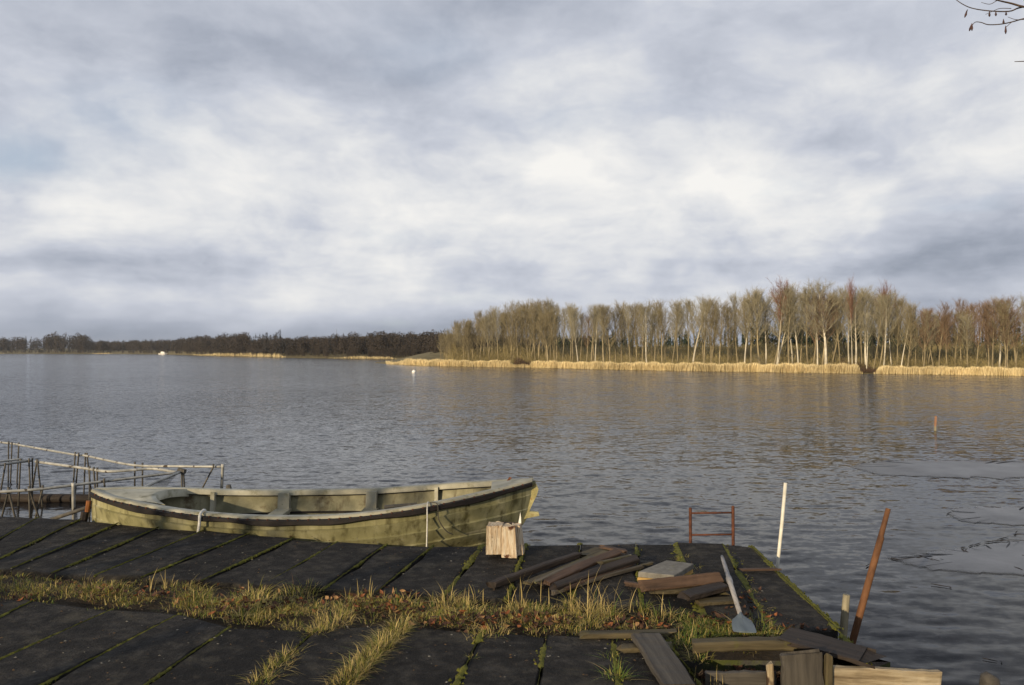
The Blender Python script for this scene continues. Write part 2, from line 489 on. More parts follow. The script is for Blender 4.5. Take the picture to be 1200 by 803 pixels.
def tri_mesh(name, V, F, mats, mi=None):
    """V (n,3) and F (m,3) numpy arrays"""
    me = bpy.data.meshes.new(name)
    me.vertices.add(len(V)); me.vertices.foreach_set('co', V.astype(np.float32).ravel())
    me.loops.add(F.size); me.loops.foreach_set('vertex_index', F.astype(np.int32).ravel())
    me.polygons.add(len(F))
    me.polygons.foreach_set('loop_start', np.arange(0, F.size, 3, dtype=np.int32))
    me.polygons.foreach_set('loop_total', np.full(len(F), 3, np.int32))
    for m in mats:
        me.materials.append(MATS[m])
    if mi is not None:
        me.polygons.foreach_set('material_index', mi.astype(np.int32))
    me.update(calc_edges=True)
    me.validate()
    return me


def catmull(xs, ys, x):
    xs = np.array(xs, float); ys = np.array(ys, float)
    m = np.gradient(ys, xs)
    x = np.asarray(x, float)
    i = np.clip(np.searchsorted(xs, x) - 1, 0, len(xs) - 2)
    h = xs[i + 1] - xs[i]; u = np.clip((x - xs[i]) / h, 0, 1)
    return ((2 * u**3 - 3 * u**2 + 1) * ys[i] + (u**3 - 2 * u**2 + u) * h * m[i] + (-2 * u**3 + 3 * u**2) * ys[i + 1] + (u**3 - u**2) * h * m[i + 1])


# ================================================================== SETTING
DECK = 0.66
# lake
ICE_BOX = ((996, 561, 1300, 540), (1112, 618, 1290, 594), (1050, 674, 1330, 633))


def build_lake():
    """open water: real waves near the quay, flat beyond, where the ripples are finer than the mesh"""
    r = np.random.default_rng(11)
    ys = [3.2]
    while ys[-1] < 62: ys.append(ys[-1] + max(.030, .0045 * ys[-1]))
    ys = np.array(ys); xs = np.linspace(-46, 46, 821)
    X, Y = np.meshgrid(xs, ys)
    dy = np.maximum(.030, .0045 * Y)
    Z = np.zeros_like(X)
    for k in range(56):
        lam = .17 * (.72 / .17) ** r.random()
        th = r.normal(0, .42) + .12
        kk = 2 * math.pi / lam
        st = .027 * (lam / .5) ** -.15                     # steepness of this train
        vis = np.clip((lam * math.cos(th) / dy - 3.5) / 4, 0, 1)
        if abs(math.sin(th)) > .05:
            vis = vis * np.clip((lam / abs(math.sin(th)) / .112 - 2.2) / 2, 0, 1)
        Z += st / kk * np.sin(kk * (X * math.sin(th) + Y * math.cos(th)) + r.uniform(0, 6.28) + .6 * np.sin(X * .31 + k) + .5 * np.sin(Y * .23 + 2 * k)) * vis
    lee = .24 + .76 * np.clip((np.hypot(X - 9, Y - 2) - 5) / 26, 0, 1) ** .8
    pen_ = .3 + .7 * np.clip((np.hypot((X + 8.6) * .7, Y - 13.2) - 1.2) / 2.0, 0, 1)
    gust = .85 + .22 * np.sin(X * .13 + .05 * Y) * np.sin(Y * .21 + 1) + .12 * np.sin(X * .41 - Y * .3)
    edge = np.clip((62 - Y) / 14, 0, 1) * np.clip((46 - np.abs(X)) / 3, 0, 1) * np.clip((Y - 3.2) / .5, 0, 1)
    for (a, b, c_, d_) in ICE_BOX:                        # still under the ice
        p, q = P(a, b, 0), P(c_, d_, 0)
        p2, q2 = P((a + c_) / 2, b, 0), P((a + c_) / 2, d_, 0)
        ex = np.hypot((X - (p2.x + q2.x) / 2) / max(1.0, abs(q.x - p.x) * .55), (Y - (p2.y + q2.y) / 2) / (abs(q2.y - p2.y) * .55))
        lee = lee * np.clip((ex - .85) / .45, .04, 1)
    Z *= lee * pen_ * gust * edge
    nr, nc = X.shape
    V = np.stack([X, Y, Z], -1).reshape(-1, 3)
    a = (np.arange(nr - 1)[:, None] * nc + np.arange(nc - 1)[None]).reshape(-1)
    F = np.concatenate([np.stack([a, a + 1, a + nc + 1], 1), np.stack([a, a + nc + 1, a + nc], 1)])
    y0, y1 = ys[0], ys[-1]
    ring = [(-1800, -200), (1800, -200), (1800, 2600), (-1800, 2600), (-46, y0), (46, y0), (46, y1), (-46, y1)]
    o = len(V)
    V = np.concatenate([V, np.array([(x, y, 0) for x, y in ring])])
    F = np.concatenate([F, np.array([(0, 1, 5), (0, 5, 4), (1, 2, 6), (1, 6, 5), (2, 3, 7), (2, 7, 6), (3, 0, 4), (3, 4, 7)]) + o])
    me = tri_mesh('lake', V, F, ['water'])
    me.polygons.foreach_set('use_smooth', [True] * (len(F) - 8) + [False] * 8)
    return tag(link('lake', me), 'dark rippled grey lake water', kind='structure')


build_lake()

# bank the photographer stands on
mb = MB()
rows = []
ys = np.concatenate([np.linspace(-60, 0, 13), np.linspace(.6, 6.6, 13)])
xs = np.concatenate([np.linspace(-60, -8, 9), np.linspace(-7, 7, 29), np.linspace(8, 60, 9)])
for yv in ys:
    r = []
    for xv in xs:
        z = np.interp(yv, [-60, -8, 0, 2.2, 4.2, 6.0, 6.6], [3.0, 1.5, 1.15, .95, .42, .22, .15])
        if xv > 2.6:
            z -= np.interp(yv, [-10, 1.0, 3.4, 5.0], [0, 0.1, .45, 1.0]) * min(1, (xv - 2.6) / .8)
        r.append((xv, yv, z + .05 * math.sin(xv * 1.7 + yv) * math.cos(yv * 2.1) * (1 if yv < 4 else 0)))
    rows.append(r)
mb.grid(rows)
tag(mb.obj('ground', 'bank', smooth=True), 'grassy brown bank behind the quay', kind='structure')

# ---------------- quay of concrete slabs
far_seams = [((-330, 590), (-560, 640)), ((-260, 593), (-470, 648)), ((-190, 596), (-390, 655)), ((-125, 599), (-300, 660)), ((-65, 601.5), (-225, 664)), ((-10, 603.5), (-150, 668)), ((45, 605.5), (-75, 672)), ((95, 607.5), (-30, 668)),
             ((142, 611), (12, 666)), ((190, 615.5), (60, 671)), ((241, 620), (110, 674)), ((292, 624.5), (165, 676)), ((345, 629), (235, 680)), ((396, 634), (306, 686)),
             ((453, 637), (378, 690)), ((508, 638), (440, 694)), ((566, 637.5), (520, 698)), ((616, 636.5), (594, 702)), ((680, 636), (672, 709)), ((745, 635.5), (752, 713)),
             ((793, 635.5), (828, 722)), ((846, 637), (905, 742)), ((881, 639), (984, 736))]
near_seams = [((-590, 655), (-1250, 803)), ((-480, 664), (-1050, 803)), ((-380, 674), (-860, 803)), ((-290, 680), (-700, 803)), ((-210, 685), (-540, 803)), ((-120, 689), (-400, 803)), ((-40, 694), (-290, 803)), ((42, 701), (-165, 803)), ((133, 713), (-72, 803)), ((212, 718), (46, 803)),
              ((270, 733), (168, 803)), ((373, 735), (296, 803)), ((474, 728), (399, 803)), ((566, 738), (533, 803)), ((641, 741), (630, 803)), ((717, 745), (724, 803)), ((781, 749), (822, 803))]

# body of the quay under the slabs
SLAB_T = .14
far_pts = [(P(a[0], a[1], DECK), P(b[0], b[1], DECK)) for a, b in far_seams]
near_pts = [(P(a[0], a[1], DECK), P(b[0], b[1], DECK)) for a, b in near_seams]
for i, (a, b) in enumerate(near_pts):            # the near row runs on under the photographer's feet
    d = (b - a); d.z = 0
    near_pts[i] = (a, a + d.normalized() * 2.9)
near_pts[-1] = (near_pts[-1][0], near_pts[-1][0] + (near_pts[-1][1] - near_pts[-1][0]).normalized() * 1.5)

outline = [p for p, _ in far_pts] + [P(1000, 752, DECK), P(1022, 776, DECK), Vector((2.74, 5.62, DECK)), Vector((1.25, 5.66, DECK)), near_pts[-1][1] + Vector((.05, 0, 0))]
outline += [b for _, b in near_pts[::-1][1:]]
mb = MB()
top = []
cx = sum((p for p in outline), Vector()) / len(outline)
for p in outline:
    q = p + (cx - p).normalized() * .05
    top.append((q.x, q.y, DECK - .075))
n = len(top)
mb.add(top + [(x, y, -1.2) for x, y, _ in top], [tuple(range(n))[::-1]] + [(i, (i + 1) % n, n + (i + 1) % n, n + i) for i in range(n)], 0)
mb.mi = [1] + [0] * n
quay = mb.obj('quay', ['quay_wall', 'soil'])
tag(quay, 'low quay paved with two rows of blackened concrete slabs', kind='structure')


def slab(corners, parent, name='concrete_slab', gap=.010, mat='slab', dz=0.0, tilt=None):
    """worn concrete slab from 4 top corners (counter-clockwise seen from above)"""
    c = sum(corners, Vector()) / 4
    loop = []
    for k in range(4):
        a, b = corners[k], corners[(k + 1) % 4]
        L = (b - a).length
        m = max(2, int(L / .22))
        for j in range(m):
            p = a.lerp(b, j / m)
            loop.append(p)
    def inset(p, d):
        # move towards the middle, the same distance from long and short edges as near as makes no odds
        r = c - p; r.z = 0
        l = r.length
        return p + r * min(.4, d / max(l, .1) * 1.2)
    n = len(loop)
    jit = [random.uniform(0, .016) + (random.random() < .16) * random.uniform(.01, .035) for _ in loop]
    tx, ty = tilt if tilt else (random.uniform(-.006, .006), random.uniform(-.006, .006))
    def Z(p, z):
        return Vector((p.x - c.x, p.y - c.y, z + dz + (p.x - c.x) * tx + (p.y - c.y) * ty))
    r0 = [Z(inset(p, gap + j), -SLAB_T) for p, j in zip(loop, jit)]
    r1 = [Z(inset(p, gap + j), -.022) for p, j in zip(loop, jit)]
    r2 = [Z(inset(p, gap + j + .010), -.006) for p, j in zip(loop, jit)]
    r3 = [Z(inset(p, gap + j + .030), 0) for p, j in zip(loop, jit)]
    v = r0 + r1 + r2 + r3 + [Vector((0, 0, dz + .002))]
    f = []
    for q in range(3):
        for i in range(n):
            j = (i + 1) % n
            f.append((q * n + i, q * n + j, (q + 1) * n + j, (q + 1) * n + i))
    for i in range(n):
        f.append((3 * n + i, 3 * n + (i + 1) % n, 4 * n))
    m = MB(); m.add(v, f)
    o = link(name, m.mesh(name, mat, True), None)
    for p in o.data.polygons[:]:
        if p.index >= 3 * n: p.use_smooth = False
    o.location = (c.x, c.y, DECK)
    o.parent = parent
    return o


for i in range(len(far_pts) - 1):
    (a0, b0), (a1, b1) = far_pts[i], far_pts[i + 1]
    slab([b0, b1, a1, a0], quay, dz=random.uniform(-.022, .012))
for i in range(len(near_pts) - 1):
    (a0, b0), (a1, b1) = near_pts[i], near_pts[i + 1]
    slab([b0, b1, a1, a0], quay, dz=random.uniform(-.015, .008))


# ---------------- moss, grass and leaves in the joints
def moss_strip(mb, a, b, w, cover, h=.03):
    """irregular cushions of moss along a joint"""
    L = (b - a).length
    m = max(3, int(L / .014))
    d = (b - a).normalized(); s = Vector((-d.y, d.x, 0))
    ph = random.uniform(0, 50)
    nb = max(6, int(L / .03)); rl, rr_ = [], []
    for k in range(nb + 1):
        tt = k / nb
        g = .5 + .5 * math.sin(tt * L * 5 + ph) * math.sin(tt * L * 2.1 + ph * 2)
        hw = (w * random.uniform(.18, .5) if g < cover + .05 else .0012)
        c = a.lerp(b, tt) + s * random.gauss(0, .003)
        rl.append(Vector((c.x - s.x * hw, c.y - s.y * hw, DECK - .010))); rr_.append(Vector((c.x + s.x * hw, c.y + s.y * hw, DECK - .010)))
    mid = [(p + q) / 2 + Vector((0, 0, .011 + random.uniform(0, .004))) for p, q in zip(rl, rr_)]
    mb.grid([rl, mid, rr_], flip=True)
    for k in range(m):
        tt = (k + random.random()) / m
        g = .5 + .5 * math.sin(tt * L * 5 + ph) * math.sin(tt * L * 2.1 + ph * 2)
        if g > cover: continue
        p = a.lerp(b, tt) + s * random.gauss(0, w * .35)
        r = random.uniform(.2, .6) * w * .55
        hh = random.uniform(.4, 1.1) * h * .55
        nn = 7
        z0 = DECK - .03
        v = [Vector((p.x, p.y, DECK - .012 + hh))]
        for ring, (rr, zz) in enumerate(((.55, .75), (1.0, .15))):
            for q in range(nn):
                an = 2 * math.pi * q / nn + ring * .4
                e = random.uniform(.75, 1.25)
                v.append(Vector((p.x + math.cos(an) * r * rr * e, p.y + math.sin(an) * r * rr * e, DECK - .022 + hh * zz * random.uniform(.8, 1.2))))
        f = [(0, 1 + q, 1 + (q + 1) % nn) for q in range(nn)] + [(1 + q, 1 + nn + q, 1 + nn + (q + 1) % nn, 1 + (q + 1) % nn) for q in range(nn)]
        mb.add(v, f)


mb = MB()
for i, (a, b) in enumerate(far_pts):
    if i < 5: continue
    w, cov = .03, .42
    if i in (12, 13, 14): cov = .55
    if i in (16, 17): w, cov = .05, .75
    if i in (18, 19): w, cov = .06, .62
    if i == 20: w, cov = .10, .95
    if i == 21: w, cov = .10, .85
    if i == 22: w, cov = .05, .75
    moss_strip(mb, a, b, w, cov)
    if i in (16, 20, 21):
        moss_strip(mb, a, b, w * 1.5, .5)
for i, (a, b) in enumerate(near_pts):
    if i < 5: continue
    moss_strip(mb, a, b, .035 if i not in (13, 14, 15) else .07, .62)
edge = [p for p, _ in far_pts][22:] + [P(984, 736, DECK), P(1000, 752, DECK), P(1022, 776, DECK)]
for a, b in zip(edge[:-1], edge[1:]):
    moss_strip(mb, a + Vector((-.03, 0, 0)), b + Vector((-.03, 0, 0)), .055, .5)
moss = tag(mb.obj('moss', 'moss', smooth=True), 'yellow green moss growing in the joints between the slabs', kind='stuff')


class Blades:
    """grass blades as bent tapering strips"""
    def __init__(s): s.V, s.F, s.M = [], [], []; 
    def blade(s, x, y, z, h, lean, az, w, mi):
        o = len(s.V)
        dx, dy = math.cos(az), math.sin(az)
        px, py = -dy, dx
        tw = random.uniform(-.8, .8)
        qx, qy = px * math.cos(tw) + dx * math.sin(tw), py * math.cos(tw) + dy * math.sin(tw)
        for t_, ww in ((0, 1), (.4, .9), (.75, .55)):
            off = lean * h * t_ ** 1.8
            hz = h * t_ * (1 - .35 * lean * t_)
            s.V.append((x + dx * off - qx * w * ww, y + dy * off - qy * w * ww, z + hz))
            s.V.append((x + dx * off + qx * w * ww, y + dy * off + qy * w * ww, z + hz))
        s.V.append((x + dx * lean * h, y + dy * lean * h, z + h * (1 - .35 * lean)))
        s.F += [(o, o + 1, o + 3), (o, o + 3, o + 2), (o + 2, o + 3, o + 5), (o + 2, o + 5, o + 4), (o + 4, o + 5, o + 6)]
        s.M += [mi] * 5

    def tuft(s, p, r, h, n, wts, lean=.85, z=None):
        for _ in range(n):
            a = random.uniform(0, 6.283); rr = r * math.sqrt(random.random())
            x, y = p.x + math.cos(a) * rr, p.y + math.sin(a) * rr
            mi = random.choices((0, 1, 2, 3), wts)[0]
            hh = .95 * h * (random.uniform(.3, .9) if random.random() < .85 else random.uniform(.9, 1.5)) * (1 - .4 * rr / max(r, .01))
            s.blade(x, y, (DECK - .03 if z is None else z), hh, (random.uniform(.1, lean * 1.6) if random.random() < .7 else random.uniform(1.3, 2.2)), a + random.gauss(0, .9), random.uniform(.0014, .0030), mi)


def along(pts, t):
    """point on a polyline given by pixels on the deck"""
    w = [P(a, b, DECK) for a, b in pts]
    L = [0]
    for i in range(len(w) - 1): L.append(L[-1] + (w[i + 1] - w[i]).length)
    s = t * L[-1]
    for i in range(len(w) - 1):
        if s <= L[i + 1]:
            return w[i].lerp(w[i + 1], (s - L[i]) / (L[i + 1] - L[i]))
    return w[-1]


strip = [(-320, 664), (-150, 677), (0, 687), (60, 688), (130, 691), (200, 698), (270, 706), (350, 711), (430, 709), (520, 715), (600, 721), (680, 726), (760, 732), (820, 738), (900, 741)]
GR = Blades()
N = 640
for k in range(N):
    tt = (k + random.random()) / N
    p = along(strip, tt)
    p = p + Vector((0, random.gauss(0, .17), 0))
    g = .5 + .5 * math.sin(tt * 61) * math.sin(tt * 23 + 1)
    left = p.x < -2.6
    cl = math.sin(p.x * 4.1 + 1) * math.sin(p.x * 1.7 + p.y * 6) + .5 * math.sin(p.x * 9.3 + p.y * 4)
    if random.random() < .30 - .45 * cl: continue
    wts = (5, 4, 2, 1.5) if not left else (3, 4, 2, 4)
    if p.x > 1.2: wts = (3, 4, 6, 1)
    GR.tuft(p, random.uniform(.06, .14), random.uniform(.04, .08) + .05 * g + .03 * max(0, cl), random.randint(34, 66), wts)
tufts = [((225, 703), .16, .20, 170, (3, 5, 3, 1)), ((120, 690), .2, .14, 130, (3, 5, 2, 3)), ((300, 700), .18, .20, 190, (6, 4, 1, 1)), ((352, 692), .18, .18, 160, (4, 4, 3, 1)),
         ((285, 722), .15, .19, 150, (6, 4, 1, 1)), ((392, 725), .16, .20, 180, (7, 3, 1, 1)), ((375, 738), .10, .16, 90, (7, 3, 1, 1)), ((470, 708), .18, .16, 160, (5, 4, 2, 1)),
         ((525, 705), .16, .22, 190, (7, 3, 1, 1)), ((545, 715), .16, .2, 170, (6, 4, 1, 1)), ((620, 714), .2, .15, 160, (6, 4, 1, 1)), ((580, 738), .12, .14, 100, (7, 2, 1, 1)), ((560, 745), .10, .12, 60, (7, 3, 1, 1)),
         ((690, 716), .16, .27, 190, (8, 2, 1, 1)), ((712, 718), .12, .24, 100, (8, 2, 1, 1)), ((668, 706), .06, .16, 60, (2, 4, 4, 0)), ((752, 712), .08, .16, 80, (3, 4, 4, 0)), ((776, 722), .15, .18, 110, (4, 3, 4, 1)),
         ((806, 752), .13, .18, 150, (2, 4, 6, 0)), ((815, 742), .13, .15, 140, (2, 4, 6, 0)), ((845, 742), .14, .09, 120, (1, 2, 8, 0)), ((722, 792), .08, .15, 150, (2, 4, 7, 0)), ((718, 770), .07, .10, 80, (2, 4, 5, 0)),
         ((882, 738), .18, .18, 190, (3, 4, 5, 0)), ((905, 740), .16, .15, 130, (4, 4, 3, 1)), ((888, 712), .10, .10, 80, (4, 4, 3, 1)), ((878, 694), .09, .10, 70, (4, 3, 3, 2)), ((872, 680), .07, .08, 40, (4, 3, 3, 2)),
         ((808, 668), .12, .13, 150, (8, 4, 1, 1)), ((800, 655), .10, .10, 90, (5, 5, 2, 1)), ((815, 676), .08, .08, 60, (7, 4, 1, 1)), ((820, 768), .09, .13, 70, (4, 3, 3, 1)),
         ((800, 720), .10, .10, 60, (2, 3, 5, 1)), ((825, 728), .12, .08, 70, (1, 3, 6, 1))]
for (q, r, h, n_, w) in tufts:
    GR.tuft(P(q[0], q[1], DECK), r, h, n_, w)
for (a, b, n_, h) in (((373, 735), (300, 803), 15, .12), ((474, 728), (399, 803), 24, .15)):       # overgrown joints of the near row
    for k in range(n_):
        tt = (k + random.random()) / n_
        if n_ == 15 and .15 < tt < .40: continue
        p = P(a[0] + (b[0] - a[0]) * tt, a[1] + (b[1] - a[1]) * tt, DECK)
        GR.tuft(p, .085, h, 90, (7, 4, 1.5, 1))
for k in range(16):                              # sparse low growth in other joints
    i = random.choice((10, 11, 13, 14, 15))
    a, b = near_pts[i]
    GR.tuft(a.lerp(b, random.random() * .7), .05, .06, 18, (4, 4, 3, 1))
for (px, py, h) in ((605, 706, .32), (610, 708, .34), (595, 705, .22), (690, 712, .46), (700, 714, .34), (640, 708, .24), (672, 712, .30), (560, 706, .22), (175, 690, .28), (195, 690, .26), (100, 686, .22), (430, 700, .26), (415, 700, .22), (720, 712, .3), (740, 715, .26), (780, 718, .22)):
    p = P(px, py, DECK)                          # single tall dead stems
    for _ in range(3):
        GR.blade(p.x + random.gauss(0, .03), p.y + random.gauss(0, .03), DECK - .02, h * random.uniform(.7, 1), random.uniform(.1, .6), random.uniform(0, 6.28), .0035, 0)
for k in range(14):                              # dry stems in front of the pit boards
    p = Vector((1.33 + random.gauss(0, .05), 5.28 + random.gauss(0, .05), .25))
    GR.blade(p.x, p.y, .25, random.uniform(.35, .52), random.uniform(.02, .25), random.uniform(0, 6.28), .004, 0)
V = np.array(GR.V); F = np.array(GR.F); M = np.array(GR.M)
grass = link('grass', tri_mesh('grass', V, F, ['g_straw', 'g_olive', 'g_green', 'g_brown'], M))
tag(grass, 'tufts of straw and green grass growing between the slab rows', kind='stuff')


def leaves(name, spots, label):
    V, F, M = [], [], []
    for (p, sx, sy, n_, zb) in spots:
        for _ in range(n_):
            c = Vector((p.x + random.gauss(0, sx), p.y + random.gauss(0, sy), zb + random.uniform(0, .045)))
            R = Matrix.Rotation(random.uniform(0, 6.28), 3, 'Z') @ Matrix.Rotation(random.gauss(0, .5), 3, 'X') @ Matrix.Rotation(random.gauss(0, .5), 3, 'Y')
            L, W, cu = random.uniform(.018, .042), random.uniform(.010, .022), random.uniform(.005, .025)
            o = len(V)
            for q in ((-L, 0, cu), (-L * .2, -W, cu * .3), (-L * .2, 0, -.002), (-L * .2, W, cu * .5), (L * .45, -W * .7, cu * .4), (L * .45, 0, .0), (L * .45, W * .7, cu * .3), (L, 0, cu * .8)):
                w = c + R @ Vector(q)
                V.append((w.x, w.y, max(w.z, zb - .01)))
            F.extend([(o + a, o + b, o + d) for a, b, d in ((0, 1, 2), (0, 2, 3), (1, 4, 5), (1, 5, 2), (2, 5, 6), (2, 6, 3), (4, 7, 5), (5, 7, 6))])
            M.extend([random.choices((0, 1, 2), (2, 7, .8))[0]] * 8)
    o = link(name, tri_mesh(name, np.array(V), np.array(F), ['leaf_rust', 'leaf_dark', 'leaf_tan'], np.array(M)))
    return tag(o, label, kind='stuff')


sp = []
for k in range(38):
    p = along(strip, random.random())
    sp.append((p + Vector((0, random.gauss(-.05, .14), 0)), .12, .08, random.randint(6, 18), DECK - .03))
for (px, py, n_) in ((130, 692, 50), (180, 694, 50), (265, 712, 70), (275, 695, 30), (335, 708, 60), (420, 702, 60), (455, 712, 60), (475, 702, 40), (515, 728, 70), (540, 722, 50), (560, 728, 40), (620, 724, 80), (640, 728, 60), (605, 722, 40), (735, 730, 70), (750, 733, 50),
                     (840, 722, 60), (860, 730, 50), (920, 735, 40), (880, 720, 40), (868, 700, 30), (770, 738, 25)):
    sp.append((P(px, py, DECK), .13, .09, int(n_ * .5), DECK - .025))
leaves('fallen_leaves', sp, 'rust brown fallen leaves lying in the grass strip on the quay')
sp = [(Vector((1.4 + .1 * k, 5.55, 0)), .08, .04, 26, .50) for k in range(11)]
leaves('leaf_litter', sp, 'rust brown leaves heaped in the hollow behind the boards')

# soil floor of the hollow
mb = MB()
mb.box((1.22, 5.30, .1), (2.70, 5.70, .47))
tag(mb.obj('soil', 'soil'), 'dark soil in the hollow behind the boards', kind='structure')


# ================================================================== TIMBER AND LOOSE THINGS
def plank_mesh(name, L, W, T, mat, rag=.0, seed=0):
    r = random.Random(seed)
    c = min(W, T) * .18
    prof = [(-W / 2 + c, -T / 2), (W / 2 - c, -T / 2), (W / 2, -T / 2 + c), (W / 2, T / 2 - c), (W / 2 - c, T / 2), (-W / 2 + c, T / 2), (-W / 2, T / 2 - c), (-W / 2, -T / 2 + c)]
    m = MB(); nr = 14
    bz = r.uniform(-.006, .010) * L; tw = r.uniform(-.05, .05); wv = r.uniform(0, 6)
    v, f = [], []
    bow = r.uniform(-.004, .004) * L
    for i in range(nr + 1):
        t_ = i / nr
        for k, (y, z) in enumerate(prof):
            x = t_ * L
            if i in (0, nr):
                x += (r.uniform(-rag, rag) + (rag * 1.5 * math.sin(k * 1.3 + seed) if rag else 0))
            j = .03 * W
            yy = y * (1 + .03 * math.sin(t_ * 9 + wv)) + r.uniform(-j, j) * .6 + bow * math.sin(math.pi * t_)
            v.append((x, yy, z + yy * tw * (t_ - .5) + bz * math.sin(math.pi * t_) + r.uniform(-1, 1) * T * .05))
    for i in range(nr):
        for k in range(8):
            k2 = (k + 1) % 8
            f.append((i * 8 + k, (i + 1) * 8 + k, (i + 1) * 8 + k2, i * 8 + k2))
    f.append(tuple(range(8))); f.append(tuple(nr * 8 + k for k in range(8))[::-1])
    f = [tuple(q[::-1]) for q in f]
    m.add(v, f)
    return m.mesh(name, mat)


PS = [100]


def plank(name, a, b, W, T, mat, label, group=None, up=(0, 0, 1), rag=.01, cat='plank'):
    PS[0] += 1
    a, b = Vector(a), Vector(b)
    ex = (b - a); L = ex.length; ex.normalize()
    ey = Vector(up).cross(ex).normalized(); ez = ex.cross(ey)
    o = link(name, plank_mesh(name, L, W, T, mat, rag, PS[0]))
    o.matrix_world = Matrix(((ex.x, ey.x, ez.x, a.x), (ex.y, ey.y, ez.y, a.y), (ex.z, ey.z, ez.z, a.z), (0, 0, 0, 1)))
    if label: tag(o, label, cat, group)
    return o


D = DECK
G1 = 'weathered boards heaped beside the chopped log'
plank('timber_board', P(576, 686, D + .03), P(676, 651, D + .06), .075, .06, 'wood_dark', 'long dark square batten closest to the split log', G1, rag=.02)
plank('timber_board', P(618, 684, D + .03), P(708, 647, D + .07), .09, .03, 'wood_mossy', 'thin mossy grey board between the dark batten and the red plank', G1)
plank('timber_board', P(640, 683, D + .07), P(724, 647, D + .12), .10, .035, 'wood_red', 'reddish brown plank lying highest on the board heap', G1, up=(0, -.25, 1))
plank('timber_board', P(650, 688, D + .06), P(746, 655, D + .08), .09, .05, 'wood_dark', 'thick dark plank on the heap beside the reddish plank', G1, up=(0, -.35, 1), rag=.02)
plank('timber_board', P(648, 695, D + .02), P(752, 664, D + .03), .045, .035, 'wood_grey', 'slim grey lath lying in front of the heaped boards', G1)
plank('timber_board', P(632, 684, D + .02), P(735, 656, D + .025), .10, .03, 'wood_dark', 'wide black board lying flat beneath the heap of boards', G1)
plank('timber_board', P(684, 652, D + .02), P(706, 644, D + .025), .16, .04, 'wood_mossy', 'short moss covered block behind the heaped boards', G1, rag=.03)
plank('timber_board', P(706, 641, D + .07), P(733, 646, D + .04), .08, .025, 'wood_red', 'small broken reddish offcut with a pale tip behind the heap', G1, rag=.03)
plank('wood_chip', P(752, 663, D + .015), P(764, 660, D + .015), .04, .025, 'wood_mossy', 'mossy wood scrap between the board heap and the stone slab', None, cat='wood scrap')
plank('wood_chip', P(733, 654, D + .02), P(740, 652, D + .03), .06, .03, 'wood_pale', 'pale pinkish wood chip at the end of the thick dark plank', None, cat='wood scrap', rag=.02)

plank('timber_board', P(662, 690, D + .035), P(740, 661, D + .05), .05, .03, 'wood_red', 'narrow brown slat between the thick dark plank and the grey lath', G1, up=(0, .3, 1), rag=.02)
plank('timber_board', P(628, 682, D + .09), P(694, 653, D + .12), .04, .025, 'wood_grey', 'narrow grey slat lying over the dark batten and mossy board', G1, up=(0, -.2, 1), rag=.02)
plank('timber_board', P(702, 660, D + .12), P(738, 652, D + .10), .045, .03, 'wood_mossy', 'short slat lying crosswise on the far end of the heap', G1, rag=.03)
# stone slab on a yellowish slab
st = thing('paving_slab', 'pale grey paving slab raised on a yellowish slab beside the board heap', 'paving slab', P(782, 668, D))
c4 = [P(748, 670, D + .09), P(790, 674.5, D + .09), P(813, 660.5, D + .09), P(781, 656.5, D + .09)]


def prism(mb, poly, z0, z1, bev=.006, jit=.003):
    c = sum((Vector((p.x, p.y, 0)) for p in poly), Vector()) / len(poly)
    loop = []
    for k in range(len(poly)):
        a, b = poly[k], poly[(k + 1) % len(poly)]
        for j in range(5):
            q = a.lerp(b, j / 5); loop.append(Vector((q.x + random.uniform(-jit, jit), q.y + random.uniform(-jit, jit), 0)))
    n = len(loop)
    ins = [p + (c - p).normalized() * bev for p in loop]
    v = [(p.x, p.y, z0) for p in loop] + [(p.x, p.y, z1 - bev) for p in loop] + [(p.x, p.y, z1) for p in ins]
    f = [tuple(range(n))[::-1], tuple(2 * n + i for i in range(n))]
    for q in range(2):
        f += [(q * n + i, q * n + (i + 1) % n, (q + 1) * n + (i + 1) % n, (q + 1) * n + i) for i in range(n)]
    mb.add(v, f)


mb = MB(); prism(mb, c4, D + .042, D + .09); mb.obj('upper_slab', 'stone', st)
mb = MB(); prism(mb, [p + Vector((-.012, -.012, 0)) for p in c4], D + .004, D + .040); mb.obj('lower_slab', 'stone_under', st)

G2 = 'broken boards in front of the paving slab'
plank('timber_board', P(752, 687, D + .085), P(842, 677, D + .12), .10, .05, 'wood_red', 'thick brown plank on edge in front of the paving slab', G2, up=(0, -.9, .5), rag=.015)
plank('timber_board', P(764, 689, D + .03), P(846, 690, D + .03), .26, .035, 'wood_mossy', 'wide mossy board lying flat under the thick brown plank', G2, rag=.03)
plank('timber_board', P(803, 699, D + .075), P(848, 687, D + .075), .15, .045, 'wood_dark', 'short black board lying across the wide mossy board', G2, rag=.02)
plank('timber_board', P(820, 706, D + .02), P(862, 703, D + .02), .12, .03, 'wood_mossy', 'short mossy board beside the oar shaft', G2, rag=.02)
plank('timber_board', P(735, 684, D + .03), P(752, 687, D + .04), .05, .04, 'wood_red', 'splintered reddish stub at the end of the thick brown plank', G2, rag=.03)
plank('timber_board', P(838, 675, D + .10), P(850, 683, D + .05), .04, .03, 'wood_mossy', 'small mossy offcut propped against the oar', G2)
plank('timber_board', P(868, 668, D + .02), P(912, 667, D + .02), .05, .02, 'wood_red', 'thin red brown board lying across the outer quay slab', None, rag=.02)

